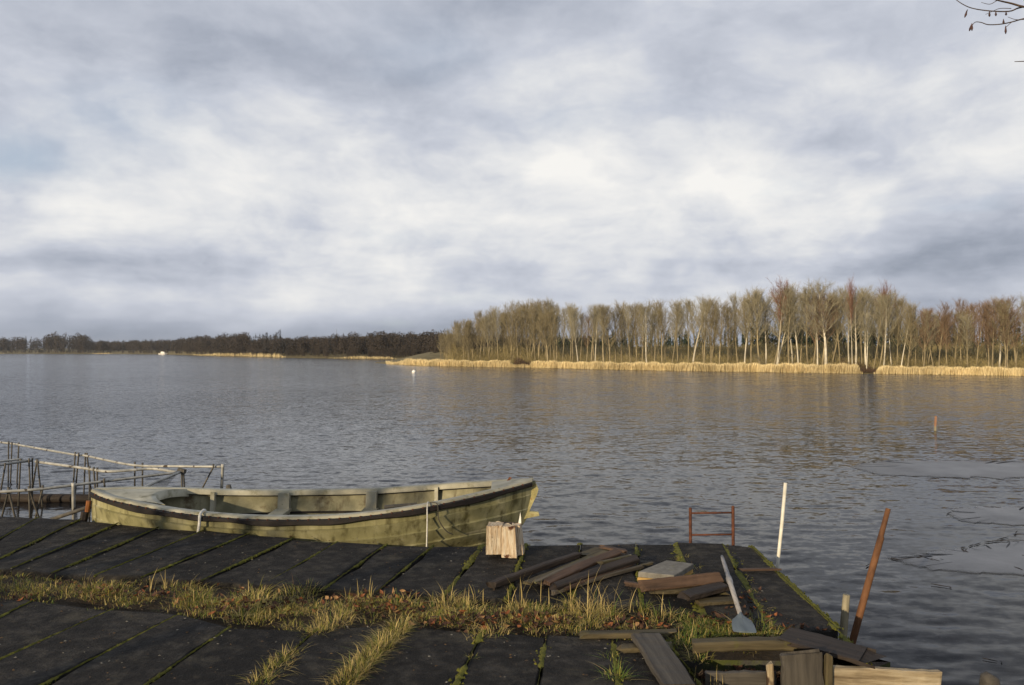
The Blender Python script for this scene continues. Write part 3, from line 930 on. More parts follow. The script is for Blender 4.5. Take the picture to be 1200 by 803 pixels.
plank('timber_board', P(684, 744, D + .02), P(786, 742, D + .03), .085, .04, 'wood_mossy', 'mossy plank with a broken tip lying along the grass strip', None, rag=.03)
plank('timber_board', P(757, 746, D + .06), P(796, 806, D + .02), .21, .05, 'wood_slate', 'wide grey plank leading from the grass strip over the near slabs', None, rag=.01)
plank('timber_board', P(729, 760, D + .01), P(786, 757, D + .01), .10, .035, 'wood_mossy', 'mossy board crossing under the wide grey plank', None, rag=.02)
plank('timber_board', P(816, 757, D + .03), P(955, 755, D + .05), .11, .07, 'wood_mossy', 'long brown plank along the edge of the hollow', None, rag=.02)
plank('timber_board', P(930, 747, D + .075), P(1016, 770, D + .055), .30, .03, 'wood_dark', 'wide tarred board lying over the quay corner', None, rag=.05)
plank('timber_board', Vector((1.30, 5.33, .52)), Vector((1.76, 5.33, .52)), .24, .04, 'wood_slate', 'grey board on edge facing the water plants in front of the hollow', None, up=(0, -1, 0))
plank('timber_board', Vector((1.94, 5.255, .22)), Vector((1.92, 5.255, .79)), .275, .045, 'wood_slate', 'broad upright grey board in front of the hollow', None, up=(0, -1, 0))
plank('timber_post', Vector((1.725, 5.295, .2)), Vector((1.725, 5.295, .70)), .045, .045, 'wood_pale', 'slim pale stake beside the broad upright grey board', None, up=(0, -1, 0), cat='stake')
plank('timber_post', Vector((2.095, 5.25, .2)), Vector((2.10, 5.25, .785)), .048, .05, 'wood_mossy', 'square mossy post between the upright grey board and pale board', None, up=(0, -1, 0), cat='post')
plank('timber_board', Vector((2.135, 5.30, .59)), Vector((2.85, 5.30, .555)), .20, .06, 'wood_pale', 'sunlit pale board on edge at the quay corner', None, up=(0, -1, 0), rag=.006)

# split chopping log
lg = thing('split_log', 'sunlit split firewood block standing on the quay edge by the bow', 'log', P(592, 652, D))
base = P(592, 651, D)


def split_piece(cx, cy, poly, z0, h, mat, name, tilt=0.0):
    m = MB(); nz = 6
    v, f = [], []
    pts = []
    for k in range(len(poly)):
        a, b = Vector(poly[k]), Vector(poly[(k + 1) % len(poly)])
        ns = max(2, int((b - a).length / .022))
        for j in range(ns): pts.append(a.lerp(b, j / ns))
    n = len(pts)
    groove = [random.gauss(0, .0035) + (random.random() < .12) * random.uniform(-.014, -.006) for _ in pts]
    c = sum(pts, Vector((0, 0))) / n
    for i in range(nz + 1):
        t_ = i / nz
        for k, p in enumerate(pts):
            d = (p - c).normalized()
            q = p + d * (groove[k] + random.gauss(0, .0015)) + d * (.012 * (1 - t_))
            v.append((base.x + cx + q.x + tilt * t_ * h, base.y + cy + q.y, z0 + t_ * h + (random.gauss(0, .006) if i == nz else 0)))
    for i in range(nz):
        f += [(i * n + k, i * n + (k + 1) % n, (i + 1) * n + (k + 1) % n, (i + 1) * n + k) for k in range(n)]
    f.append(tuple(nz * n + k for k in range(n))); f.append(tuple(range(n))[::-1])
    m.add(v, f)
    return m.obj(name, mat, lg)


split_piece(-.105, .0, [(-.085, -.09), (.08, -.085), (.09, .12), (-.07, .13)], D + .035, .285, 'wood_split', 'wood_wedge')
split_piece(.055, -.045, [(-.085, -.05), (.055, -.07), (.075, .06), (-.06, .12)], D + .004, .315, 'wood_split', 'wood_wedge', -.03)
split_piece(.145, .03, [(-.05, -.06), (.035, -.05), (.05, .07), (-.04, .09)], D + .012, .30, 'wood_split', 'wood_wedge', -.10)
split_piece(.02, .15, [(-.15, -.05), (.12, -.06), (.08, .05), (-.08, .07)], D + .01, .29, 'bark', 'bark_slab')
m = MB(); q = Vector((base.x + .135, base.y + .10, 0))
m.add([(q.x - .012, q.y, D + .22), (q.x + .035, q.y, D + .22), (q.x + .032, q.y, D + .37), (q.x + .024, q.y, D + .43), (q.x - .012, q.y + .02, D + .22), (q.x + .035, q.y + .02, D + .22), (q.x + .032, q.y + .012, D + .37), (q.x + .024, q.y + .01, D + .43)],
      [(0, 1, 2, 3), (7, 6, 5, 4), (1, 5, 6, 2), (0, 3, 7, 4), (2, 6, 7, 3), (0, 4, 5, 1)])
m.obj('splinter', 'white_paint', lg)

# oar
a, b = P(846, 652, D + .10), P(868, 722, D + .10)
blade_end = P(873, 741, D + .07)
oar = thing('oar', 'worn grey oar with a bluish blade lying on the grassy quay edge', 'oar', b)
m = MB()
m.tube([a, a.lerp(b, .05), a.lerp(b, .42), a.lerp(b, .43), a.lerp(b, .50), a.lerp(b, .51), b], [.013, .017, .021, .027, .027, .022, .017], 12)
m.obj('shaft', 'oar_shaft', oar, True)
m = MB()
d = (blade_end - b); sd = Vector((d.y, -d.x, 0)).normalized()
up = sd.cross(d.normalized())
if up.z < 0: up = -up
rows = []
secs = [(-.05, .022, .02), (.10, .045, .016), (.25, .070, .010), (.55, .082, .007), (.9, .085, .006), (1.0, .080, .005)]
loops = []
for (t_, hw, th) in secs:
    c = b + d * t_
    loops.append([c - sd * hw, c - sd * hw * .5 + up * th * .8, c + up * th * 1.6, c + sd * hw * .5 + up * th * .8, c + sd * hw, c + sd * hw * .5 - up * th * .8, c - up * th, c - sd * hw * .5 - up * th * .8])
v = [p for l in loops for p in l]; f = []
for i in range(len(loops) - 1):
    f += [(i * 8 + k, i * 8 + (k + 1) % 8, (i + 1) * 8 + (k + 1) % 8, (i + 1) * 8 + k) for k in range(8)]
f += [tuple(range(8))[::-1], tuple(40 + k for k in range(8))]
m.add(v, f); m.obj('blade', 'oar_paint', oar)

# rusty ladder over the quay edge
Yl = far_pts[20][0].y + .10
ld = thing('ladder', 'rusty red steel ladder rising above the quay edge', 'ladder', Q(834, 640, Yl))
xl, xr = Q(809, 620, Yl).x, Q(859, 620, Yl).x
for xx, top_py in ((xl, 595), (xr, 593)):
    zt = Q(809, top_py, Yl).z
    m = MB(); m.tube([(xx, Yl, -.6), (xx + .002, Yl, .4), (xx, Yl, zt - .01), (xx, Yl, zt)], [.018, .018, .018, .014], 10); m.obj('upright', 'rust', ld, True)
for zz in (Q(809, 601.5, Yl).z, Q(809, 627, Yl).z, Q(809, 627, Yl).z - .27, Q(809, 627, Yl).z - .54):
    m = MB(); m.tube([(xl + .015, Yl, zz), (xr - .015, Yl, zz + .006)], .011, 8); m.obj('rung', 'rust', ld, True)


def pole(name, pts, r, mat, label, cat, sides=12, mats=None):
    m = MB(); m.tube(pts, r, sides)
    o = m.obj(name, mat, None, True)
    for p in o.data.polygons:
        if len(p.vertices) > 4: p.use_smooth = False
    return tag(o, label, cat)


Yw = 8.75
a, b = Q(911, 664, Yw), Q(920.5, 566, Yw)
d = (b - a)
pole('mooring_pole', [a - d * .9, a, a.lerp(b, .5) + Vector((.004, 0, 0)), b], .019, 'white_pole', 'thin white pole standing in the water beside the quay', 'pole')
Yr = 7.1
a, b = Q(999, 752, Yr), Q(1041, 596, Yr)
d = (b - a)
pole('mooring_pole', [a - d * .5, a, a.lerp(b, .4), a.lerp(b, .78) + Vector((.004, 0, 0)), a.lerp(b, .80), b], [.031, .031, .031, .029, .024, .022], 'rust_pipe', 'leaning rusty orange steel pipe at the quay corner', 'pole')
a, b = Q(988, 745, Yr), Q(992, 697, Yr)
pole('mooring_post', [(a.x, Yr, -.3), a, a.lerp(b, .6), b], [.034, .034, .033, .030], 'post_wood', 'short grey wooden stake beside the leaning rusty pipe', 'stake', 10)
Yc = 5.65
b = Q(1160, 790, Yc)
pole('mooring_post', [(b.x, Yc, -.3), (b.x, Yc, b.z - .08), (b.x, Yc, b.z - .02), (b.x + .01, Yc, b.z)], [.075, .07, .06, .035], 'wood_slate', 'rounded wooden post top standing alone in the water near the pale board', 'post', 12)

# ================================================================== BOAT (double-ended glass fibre boat alongside the quay)
BX0, BX1 = -5.46, .31                 # stern and bow tips at the sheer


def b_centre(x): return 10.24 + (x - BX0) / (BX1 - BX0) * .08
def b_half(t): return catmull([0, .05, .138, .28, .46, .62, .745, .87, .95, 1.0], [0.0, .27, .52, .765, .93, .91, .775, .48, .22, 0.0], t)
def b_sheer(t): return catmull([0, .14, .28, .47, .64, .745, .87, 1.0], [.985, .905, .835, .805, .835, .895, .99, 1.10], t)


UE = np.linspace(0, 1, 41)
STR = [0.0, .11, .21, .31, .415, .54, .75, 1.001]       # strake limits


def b_xa(u): return float(catmull([0, .3, .6, .85, 1], [BX0, BX0 + .03, BX0 + .16, BX0 + .6, BX0 + 1.3], u))
def b_xb(u): return float(catmull([0, .15, .30, .45, .62, .8, 1], [BX1, BX1 - .04, BX1 - .14, BX1 - .40, BX1 - .80, BX1 - 1.35, BX1 - 2.1], u))


def b_pt(t, u, side, inset=0.0, lap=True):
    th = u * math.pi / 2
    x = b_xa(u) + t * (b_xb(u) - b_xa(u))
    B = math.cos(th) ** (.62 + 1.7 * abs(2 * t - 1) ** 3) if u < 1 else 0.0
    zs = float(b_sheer(t)); zk = -.22
    z = zs + (zk - zs) * math.sin(th) ** 1.15
    hb = float(b_half(t)) * B
    if lap:
        k = max(i for i in range(len(STR) - 1) if STR[i] <= u)
        fr = (u - STR[k]) / (STR[k + 1] - STR[k])
        o = .042 * (1 - fr) if k > 0 else .0
        hb += o * min(1.0, float(b_half(t)) / .25) * (1 if u < .999 else 0)
    hb = max(0, hb - inset)
    return Vector((x, b_centre(x) - side * hb, z))


boat = thing('rowing_boat', 'old pale green double-ended open boat moored along the quay', 'boat', (-2.5, 10.28, 0))
TS = np.concatenate([[0, .008, .02, .04], np.linspace(.07, .93, 44), [.96, .98, .992, 1.0]])
hull = MB()
for side in (1, -1):
    for k in range(len(STR) - 1):
        a, b = STR[k], min(STR[k + 1], 1.0)
        us = list(np.linspace(a, b - .008 if b < 1 else b, 5))
        hull.grid([[b_pt(t, u, side) for u in us] for t in TS], flip=(side == 1))
        if b < 1:                                   # the ledge where one strake laps the next
            hull.grid([[b_pt(t, u, side) for u in (b - .008, b)] for t in TS], flip=(side == 1))
hull_o = hull.obj('hull', 'gel', boat, True)

# gunwale rim, rubbing strake, bolts
for side in (1, -1):
    m = MB(); rows = []
    for t in TS[1:-1]:
        o = b_pt(t, 0, side, -.030, False); i = b_pt(t, 0, side, .105, False)
        o.z += .0; i.z = o.z
        rows.append([o + Vector((0, 0, -.05)), o + Vector((0, 0, .022)), o.lerp(i, .12) + Vector((0, 0, .034)), o.lerp(i, .88) + Vector((0, 0, .034)), i + Vector((0, 0, .022)), i + Vector((0, 0, -.035))])
    m.grid(rows, flip=(side == 1)); g = m.obj('gunwale', 'gel_rim', boat, True)
    m = MB(); rows = []
    for t in TS[1:-1]:
        sag = .018 * math.sin(t * 31) * math.sin(t * 12)
        o = b_pt(t, 0, side, -.033, False); i = b_pt(t, 0, side, -.078, False)
        rows.append([o + Vector((0, 0, .004)), i + Vector((0, 0, -.004)), i + Vector((0, 0, -.050 + sag)), o + Vector((0, 0, -.068 + sag)), o + Vector((0, 0, .004))])
    m.grid(rows, flip=(side == 1)); r_ = m.obj('rubbing_strip', 'rubber', boat, False)
    m = MB()
    for t in np.linspace(.03, .97, 46):
        o = b_pt(t, 0, side, -.055, False)
        m.tube([o + Vector((0, 0, -.02)), o + Vector((0, 0, .012))], .012, 6)
    bo = m.obj('bolts', 'rust', g); bo['kind'] = 'stuff'

# inner lining with side benches, thwarts, knees, sole and end decks
m = MB()
IT = np.linspace(.10, .93, 40)
for side in (1, -1):
    rows = []
    for t in IT:
        x = b_pt(t, 0, side, 0, False).x; zs = float(b_sheer(t)); c = b_centre(x); h = float(b_half(t))
        def W(hb, z): return Vector((x, c - side * max(hb, 0.0), z))
        bench = .50 if h > .5 else .50
        rows.append([W(h - .02, zs - .01), W(h - .03, zs - .06), W(h - .05, zs - .14), W(h - .10, bench + .03), W(h - .11, bench), W(max(h - .36, 0), bench - .005), W(max(h - .37, 0), bench - .03), W(max(h - .38, 0), .12), W(0, .10)])
    m.grid(rows, flip=(side == -1))
m.obj('inner_lining', 'gel_in', boat, False)
for side in (1, -1):                                  # dark strips: painted shadow under the inner lip, dark outline along the bench
    for nm, f_out, f_in, dz0, dz1 in (('lip_shade_strip', .026, .040, -.030, -.062), ('bench_outline', .098, .112, None, None)):
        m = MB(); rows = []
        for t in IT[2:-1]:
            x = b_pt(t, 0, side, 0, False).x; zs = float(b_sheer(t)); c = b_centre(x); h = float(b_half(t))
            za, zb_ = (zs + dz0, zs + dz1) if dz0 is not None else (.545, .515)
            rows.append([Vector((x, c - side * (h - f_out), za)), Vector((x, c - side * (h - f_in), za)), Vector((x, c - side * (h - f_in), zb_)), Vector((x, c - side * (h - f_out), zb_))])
        m.grid(rows, flip=(side == -1)); m.obj(nm, 'rubber', boat)  # rubber black reused here as the shadow and outline tone
for tk in (.235,):
    pass
for side in (1, -1):
    for (tk, wd, th) in ((.235, .05, .05), (.395, .15, .07), (.605, .15, .07), (.765, .05, .05)):
        m = MB(); a = []
        for dt in (-.5, .5):
            t = tk + dt * wd / (BX1 - BX0)
            x = b_pt(t, 0, side, 0, False).x; zs = float(b_sheer(t)); c = b_centre(x); h = float(b_half(t))
            a.append([Vector((x, c - side * (h - .05), zs + .005)), Vector((x, c - side * (h - .09 - th), zs + .005)), Vector((x, c - side * (h - .10 - th), zs - .10)), Vector((x, c - side * (h - .10 - th * 1.4), .53)), Vector((x, c - side * (h - .09), .49))])
        n_ = 5
        m.add(a[0] + a[1], [tuple(range(n_)), tuple(range(n_, 2 * n_))[::-1]] + [(i, n_ + i, n_ + (i + 1) % n_, (i + 1) % n_) for i in range(n_)])
        m.obj('knee', 'gel_rim', boat)
for tk in (.395, .605):
    m = MB()
    x = BX0 + tk * (BX1 - BX0); c = b_centre(x); h = float(b_half(tk))
    m.box((x - .10, c - h + .10, .555), (x + .10, c + h - .10, .60)); m.obj('thwart', 'gel_rim', boat)
x = BX0 + .70 * (BX1 - BX0)
m = MB(); m.tube([(x - .32, b_centre(x) + .50, .66), (x + .12, b_centre(x) + .52, .69)], .03, 8); m.obj('oar_bracket', 'pipe_dark', boat)
# stern deck with a curved front edge, foredeck
m = MB(); rows = []
for t in np.linspace(.004, .155, 12):
    h = float(b_half(t)); zs = float(b_sheer(t)); x = b_pt(t, 0, 1, 0, False).x; c = b_centre(x)
    r = []
    for s in np.linspace(-1, 1, 9):
        xx = x + .30 * (t / .155) * (abs(s) ** 2.2) * (1.0 if s < 0 else .5)
        r.append(Vector((xx, c + s * max(h - .02, .0), zs + .012 + .05 * (1 - s * s) * (t / .155))))
    rows.append(r)
rows.append([p + Vector((.004, 0, -.10)) for p in rows[-1]])
m.grid(rows, flip=True); m.obj('stern_deck', 'gel_rim', boat, True)
m = MB(); rows = []
for t in np.linspace(.90, .995, 8):
    h = float(b_half(t)); zs = float(b_sheer(t)); x = b_pt(t, 0, 1, 0, False).x; c = b_centre(x)
    rows.append([Vector((x, c + s * max(h - .02, 0), zs + .02 + .02 * (1 - s * s))) for s in np.linspace(-1, 1, 7)])
rows.insert(0, [p + Vector((-.004, 0, -.16)) for p in rows[0]])
m.grid(rows, flip=True); m.obj('foredeck', 'gel_rim', boat, False)
# stem fitting
px_poly = [(628, 566), (631, 573), (629, 580), (624, 590), (620, 599), (631, 600), (632, 604), (612, 608), (600, 612), (586, 621), (596, 609), (610, 596), (619, 582), (622, 570)]
m = MB(); Yb = b_centre(BX1)
pp = [Q(a, b, Yb) for a, b in px_poly]
n_ = len(pp)
m.add([p + Vector((0, -.03, 0)) for p in pp] + [p + Vector((0, .03, 0)) for p in pp], [tuple(range(n_))[::-1], tuple(range(n_, 2 * n_))] + [(i, (i + 1) % n_, n_ + (i + 1) % n_, n_ + i) for i in range(n_)])
m.obj('stem_fitting', 'stem_paint', boat)
# rudder pintle at the stern
m = MB(); xs_ = BX0 - .02
m.tube([(xs_ + .01, b_centre(xs_) - .03, .86), (xs_ - .01, b_centre(xs_) - .03, .72)], .03, 8); m.obj('pintle', 'rust_orange', boat)
m = MB(); m.tube([(xs_ - .04, b_centre(xs_) - .02, .72), (xs_ - .09, b_centre(xs_) - .02, .42)], .05, 8); m.obj('rudder_stub', 'rubber', boat)
m = MB(); c = Q(268, 574, 11.2); m.tube([c, c + Vector((0, 0, .07))], [.05, .03], 8); m.obj('rowlock', 'pipe_dark', boat)

# ropes over the side
def rope(pts, r, mat, label):
    m = MB()
    P_ = [Vector(p) for p in pts]
    fine = []
    tt = np.linspace(0, len(P_) - 1, 8 * len(P_))
    ix = np.arange(len(P_))
    for t in tt:
        fine.append(Vector([float(catmull(ix, [p[k] for p in P_], t)) for k in range(3)]))
    m.tube(fine, r, 6)
    return tag(m.obj('mooring_rope', mat, None, True), label, 'rope')


t0 = .305
o = b_pt(t0, 0, 1, -.09, False); i = b_pt(t0, 0, 1, .09, False)
edge_p = P(259, 622, DECK + .02)
rope([i + Vector((0, 0, -.02)), i.lerp(o, .3) + Vector((0, 0, .055)), o + Vector((0, 0, .03)), o + Vector((-.005, -.01, -.08)), o + Vector((-.02, -.015, -.2)), o + Vector((-.05, -.01, -.45))], .017, 'rope_white', 'thick white rope end hanging over the boat gunwale')
t0 = .77
o = b_pt(t0, 0, 1, -.09, False); i = b_pt(t0, 0, 1, .09, False)
rope([i + Vector((0, 0, -.02)), i.lerp(o, .4) + Vector((0, 0, .05)), o + Vector((0, 0, .02)), o + Vector((0, -.01, -.2)), o + Vector((-.01, 0, -.55))], .008, 'rope_white', 'thin grey line hanging straight down the boat side')
o2 = b_pt(t0 + .02, 0, 1, -.09, False)
rope([i.lerp(o, .5) + Vector((.02, 0, .05)), o2 + Vector((0, 0, .02)), o2 + Vector((.02, -.01, -.16)), o2 + Vector((.10, .03, -.30)), o2 + Vector((.18, .08, -.36))], .007, 'rope_dark', 'dark slack cord dangling beside the thin line on the boat')
# autumn leaf on the foredeck
m = MB(); c = Q(597, 563.5, 10.25)
m.add([c + Vector((-.035, 0, 0)), c + Vector((0, -.02, .02)), c + Vector((.035, 0, .035)), c + Vector((0, .03, .045)), c + Vector((0, 0, .005))], [(0, 1, 4), (1, 2, 4), (2, 3, 4), (3, 0, 4)])
tag(m.obj('fallen_leaf', 'leaf_rust'), 'single orange leaf lying on the boat foredeck', 'leaf')


# ================================================================== TUBULAR PEN FRAMES IN THE WATER
ZR = .80


def rail(px, z=ZR):
    return [P(a, b, z) for a, b in px]


def smooth(pts, n=5):
    ix = np.arange(len(pts)); out = []
    for t in np.linspace(0, len(pts) - 1, n * (len(pts) - 1) + 1):
        out.append(Vector([float(catmull(ix, [p[k] for p in pts], t)) for k in range(3)]))
    return out


def upright(parent, px, py, lean=(0, 0), r=.014, mat='pipe_dark', zt=ZR, z0=-.4, name='upright'):
    a = P(px, py, zt)
    m = MB(); m.tube([a + Vector((0, 0, .05)), a, Vector((a.x + lean[0], a.y + lean[1], z0))], [r * 1.25, r, r], 7)
    return m.obj(name, mat, parent, True)


pen = thing('net_pen', 'grey tubular net pen frame floating behind the boat stern', 'net pen', (-7.5, 13, 0))
for nm, pts, r in (('rail', smooth(rail([(-90, 508), (10, 519.5), (25, 522), (88, 533), (100, 534), (155, 545), (205, 546.5), (262, 547)])), .021),
                   ('rail', smooth(rail([(-70, 558), (0, 545), (38, 539.5)])), .024), ('rail', smooth(rail([(-70, 551), (0, 541), (26, 538)])), .02),
                   ('rail', smooth(rail([(42, 541), (100, 549), (125, 552.5), (155, 551), (180, 549.5), (207, 553.5)])), .024)):
    m = MB(); m.tube(pts, r, 8); m.obj(nm, 'pipe', pen, True)
for (px, py, ln) in ((10, 520, (0, 0)), (22, 521.5, (-.05, 0)), (14, 521, (-.1, .1)), (88, 533, (-.06, 0)), (100, 534, (-.04, 0)), (102, 534, (.2, -.1)), (92, 534, (-.15, .1)), (158, 545, (0, 0)), (167, 546, (0, 0)), (34, 540.5, (.06, 0)), (38, 540, (0, 0)), (43, 541.5, (-.12, -.1)),
                     (44, 542, (.14, 0)), (24, 541, (-.05, 0)), (6, 546, (-.2, 0)), (105, 550, (.0, 0)), (110, 551, (.08, 0)), (114, 551.5, (.0, 0)), (213, 554, (.02, 0)), (215, 554, (.08, 0))):
    upright(pen, px, py, ln)
upright(pen, 261, 547.5, (-.06, 0), .026, 'pipe'); upright(pen, 250, 547.5, (-.62, 0), .014)
m = MB(); c = P(213, 553, ZR); m.tube([c + Vector((-.06, 0, .03)), c + Vector((.06, 0, .0))], .045, 8); m.obj('joint_clamp', 'pipe_dark', pen)
# pontoon float and its net
m = MB(); m.tube([(-12.6, 14.7, .06), (-8.6, 14.65, .06), (-6.4, 14.6, .05)], .085, 14); m.obj('float', 'wood_dark', pen, True)
m = MB()
tp = [Q(208, 555.5, 12.9), Q(195, 560.5, 12.2), Q(180, 567, 11.5), Q(170, 573, 11.1)]
bt = [Q(191, 575, 12.6), Q(186, 577, 12.1), Q(178, 578, 11.6), Q(171, 578, 11.3)]
m.grid([tp, [p.lerp(q, .5) for p, q in zip(tp, bt)], bt]); m.obj('net', 'net', pen, True)

near_pen = thing('pen_boom', 'long grey pipe boom running past the boat stern', 'boom', (-7, 12, 0))
m = MB(); m.tube(smooth(rail([(-90, 582), (0, 576.5), (50, 573), (120, 564.5), (170, 558.5), (210, 553.5)])), .021, 8); m.obj('rail', 'pipe', near_pen, True)
m = MB(); m.tube(smooth([P(211, 553.5, ZR), Q(195, 560, 12.2), Q(180, 566, 11.5), Q(166, 574, 10.95), Q(158, 583, 10.55)]), .023, 8); m.obj('curved_rail', 'pipe', near_pen, True)
upright(near_pen, 86, 570, (.02, 0), .026, 'pipe')
upright(near_pen, 10, 575, (-.3, 0)); upright(near_pen, 10, 575, (.3, 0)); upright(near_pen, 34, 574, (.3, .2)); upright(near_pen, 34, 574, (.05, 0)); upright(near_pen, 50, 573, (-.35, .1)); upright(near_pen, 122, 564.5, (.02, 0), z0=.62)
m = MB(); m.tube([Q(60, 609, 10.6), Q(106, 593.5, 10.5)], .026, 8); m.obj('brace', 'pipe_dark', near_pen, True)

# ================================================================== THIN ICE, MARKER, BUOY
def ice(px, label):
    pts = [P(a, b, 0) for a, b in px]
    fine = []
    n_ = len(pts)
    for i in range(n_):
        a, b = pts[i], pts[(i + 1) % n_]
        for j in range(10):
            q = a.lerp(b, j / 10)
            k = .004 * q.y
            fine.append((q.x + random.gauss(0, k * .5), q.y + random.gauss(0, k)))
    N_ = len(fine)
    c = Vector((sum(x for x, _ in fine) / N_, sum(y for _, y in fine) / N_, 0))
    m = MB(); v = []; fade = []
    for (sc_, fd) in ((1.0, 0.15), (.96, .75), (.88, 1.0), (.6, 1.1)):
        v += [(c.x + (x - c.x) * sc_, c.y + (y - c.y) * sc_, .010) for x, y in fine]; fade += [fd] * N_
    v += [(x, y, -.01) for x, y in fine]; fade += [0.0] * N_
    f = [tuple(3 * N_ + i for i in range(N_)), tuple(4 * N_ + i for i in range(N_))[::-1]]
    for q in range(3):
        f += [((q + 1) * N_ + i, q * N_ + i, q * N_ + (i + 1) % N_, (q + 1) * N_ + (i + 1) % N_) for i in range(N_)]
    f += [(i, 4 * N_ + i, 4 * N_ + (i + 1) % N_, (i + 1) % N_) for i in range(N_)]
    m.add(v, f)
    o = m.obj('ice_sheet', 'ice')
    at = o.data.attributes.new('thickness', 'FLOAT', 'POINT'); at.data.foreach_set('value', fade)
    return tag(o, label, 'ice')


ice([(996, 547), (1030, 557), (1100, 560), (1200, 561), (1300, 561), (1300, 543), (1200, 541.5), (1120, 540), (1060, 540), (1015, 542)], 'pale smooth ice sheet edged with dark scraps beyond the rusty pipe')
ice([(1112, 603), (1130, 612), (1200, 617), (1290, 618), (1290, 596), (1200, 594), (1150, 594), (1122, 596)], 'small rounded ice sheet with a black rim near the corner post')
ice([(1040, 655), (1090, 668), (1200, 675), (1330, 672), (1330, 632), (1200, 634), (1160, 640), (1120, 645), (1075, 650)], 'cracked ice sheet lying beside the stake and leaning pipe')


def flotsam(lines, name, label):
    m = MB()
    for pts in lines:
        w = [P(a, b, .012) for a, b in pts]
        for a, b in zip(w[:-1], w[1:]):
            L = (b - a).length
            s = 0
            while s < L:
                l = random.uniform(.06, .3)
                if random.random() < .55:
                    p0 = a.lerp(b, s / L); p1 = a.lerp(b, min(1, (s + l) / L))
                    dy = Vector((random.gauss(0, .02), random.gauss(0, .03), 0))
                    m.tube([p0 + dy, p0.lerp(p1, .5) + dy * .4, p1 + dy * -.5], [.003, random.uniform(.004, .009), .003], 5)
                s += l * 1.1
    return tag(m.obj(name, 'rubber'), label, kind='stuff')


flotsam([[(1000, 546), (1008, 543), (1030, 540), (1080, 539.5), (1130, 540), (1200, 541.5), (1260, 542)], [(1110, 603), (1116, 598), (1128, 595), (1150, 594), (1198, 595.5), (1240, 596)],
         [(1118, 650), (1130, 645), (1140, 638), (1165, 634), (1200, 633)], [(1170, 632), (1190, 627), (1192, 622)], [(1000, 667), (1020, 661), (1050, 655), (1080, 653), (1100, 657)], [(1122, 648), (1130, 641)], [(1098, 685), (1116, 689)],
         [(1150, 770), (1175, 777), (1200, 780), (1230, 782)], [(1160, 656), (1200, 652), (1240, 651)], [(1180, 663), (1200, 668)]], 'floating_twigs', 'dark twigs and reed scraps floating along the ice edges')

mk_p = P(1096, 505, 0)
mrk = thing('marker_stake', 'small orange marker stake leaning out of the open water', 'marker', mk_p)
m = MB(); m.tube([mk_p + Vector((0, 0, -.5)), mk_p + Vector((0, 0, .12)), mk_p + Vector((0, 0, .16))], .042, 8); m.obj('base', 'post_wood', mrk)
m = MB(); m.tube([mk_p + Vector((0, 0, .15)), mk_p + Vector((.02, 0, .45)), mk_p + Vector((.03, 0, .52))], [.038, .038, .022], 8); m.obj('painted_top', 'buoy_orange', mrk)
bp = P(485, 437, 0)
m = MB()
rr = [[bp + Vector((math.cos(a) * math.sin(e) * .26, math.sin(a) * math.sin(e) * .26, .10 - math.cos(e) * .24)) for a in np.linspace(0, 2 * math.pi, 13)] for e in np.linspace(.05, 3.09, 9)]
m.grid(rr); m.tube([bp + Vector((0, 0, .3)), bp + Vector((0, 0, .42))], .04, 6)
tag(m.obj('mooring_buoy', 'white_paint', None, True), 'small round white buoy floating off the reed point', 'buoy')

# ================================================================== FAR SHORES
point_line = [(440, 425.5), (455, 427), (500, 429), (560, 430), (620, 431), (700, 433), (800, 435), (900, 436.5), (1000, 438), (1100, 439.3), (1200, 441), (1320, 443), (1500, 446), (1800, 450)]
far_line = [(-900, 413.9), (-400, 414.1), (0, 414.6), (130, 414.9), (200, 415.4), (235, 416.8), (330, 419.2), (400, 420.4), (470, 421.5), (560, 422.5), (700, 423)]


def shore_pt(line, px):
    py = np.interp(px, [a for a, _ in line], [b for _, b in line])
    return P(px, py, 0)


def terrain(name, line, steps, mat, label, wob):
    m = MB(); rows = []
    xs_ = np.linspace(line[0][0], line[-1][0], 90)
    for (s, z) in steps:
        r = []
        for k, px in enumerate(xs_):
            p = shore_pt(line, px)
            d = Vector((p.x, p.y, 0)).normalized()
            taper = min(1.0, max(0.0, (px - line[0][0]) / 90.0)) ** 1.5 if wob < .18 else 1.0
            z_ = z * taper if z > 0 else z
            q = p + d * s * (.06 + .94 * taper)
            r.append((q.x, q.y, z_ + (random.uniform(-wob, wob) * taper if z > .3 else 0)))
        rows.append(r)
    m.grid(rows)
    return tag(m.obj(name, mat, None, True), label, kind='structure')


terrain('point_ground', point_line, [(-1.0, -.4), (.5, .06), (4, .25), (9, .5), (18, 1.0), (32, 2.2), (48, 3.2), (90, 3.8), (220, 4.0)], 'far_ground', 'brown bank rising behind the reed bed', .15)
terrain('far_ground', far_line, [(-3, -.3), (2, .1), (15, 1.0), (60, 2.5), (200, 5), (600, 6)], 'far_ground', 'low wooded shore across the lake', .2)


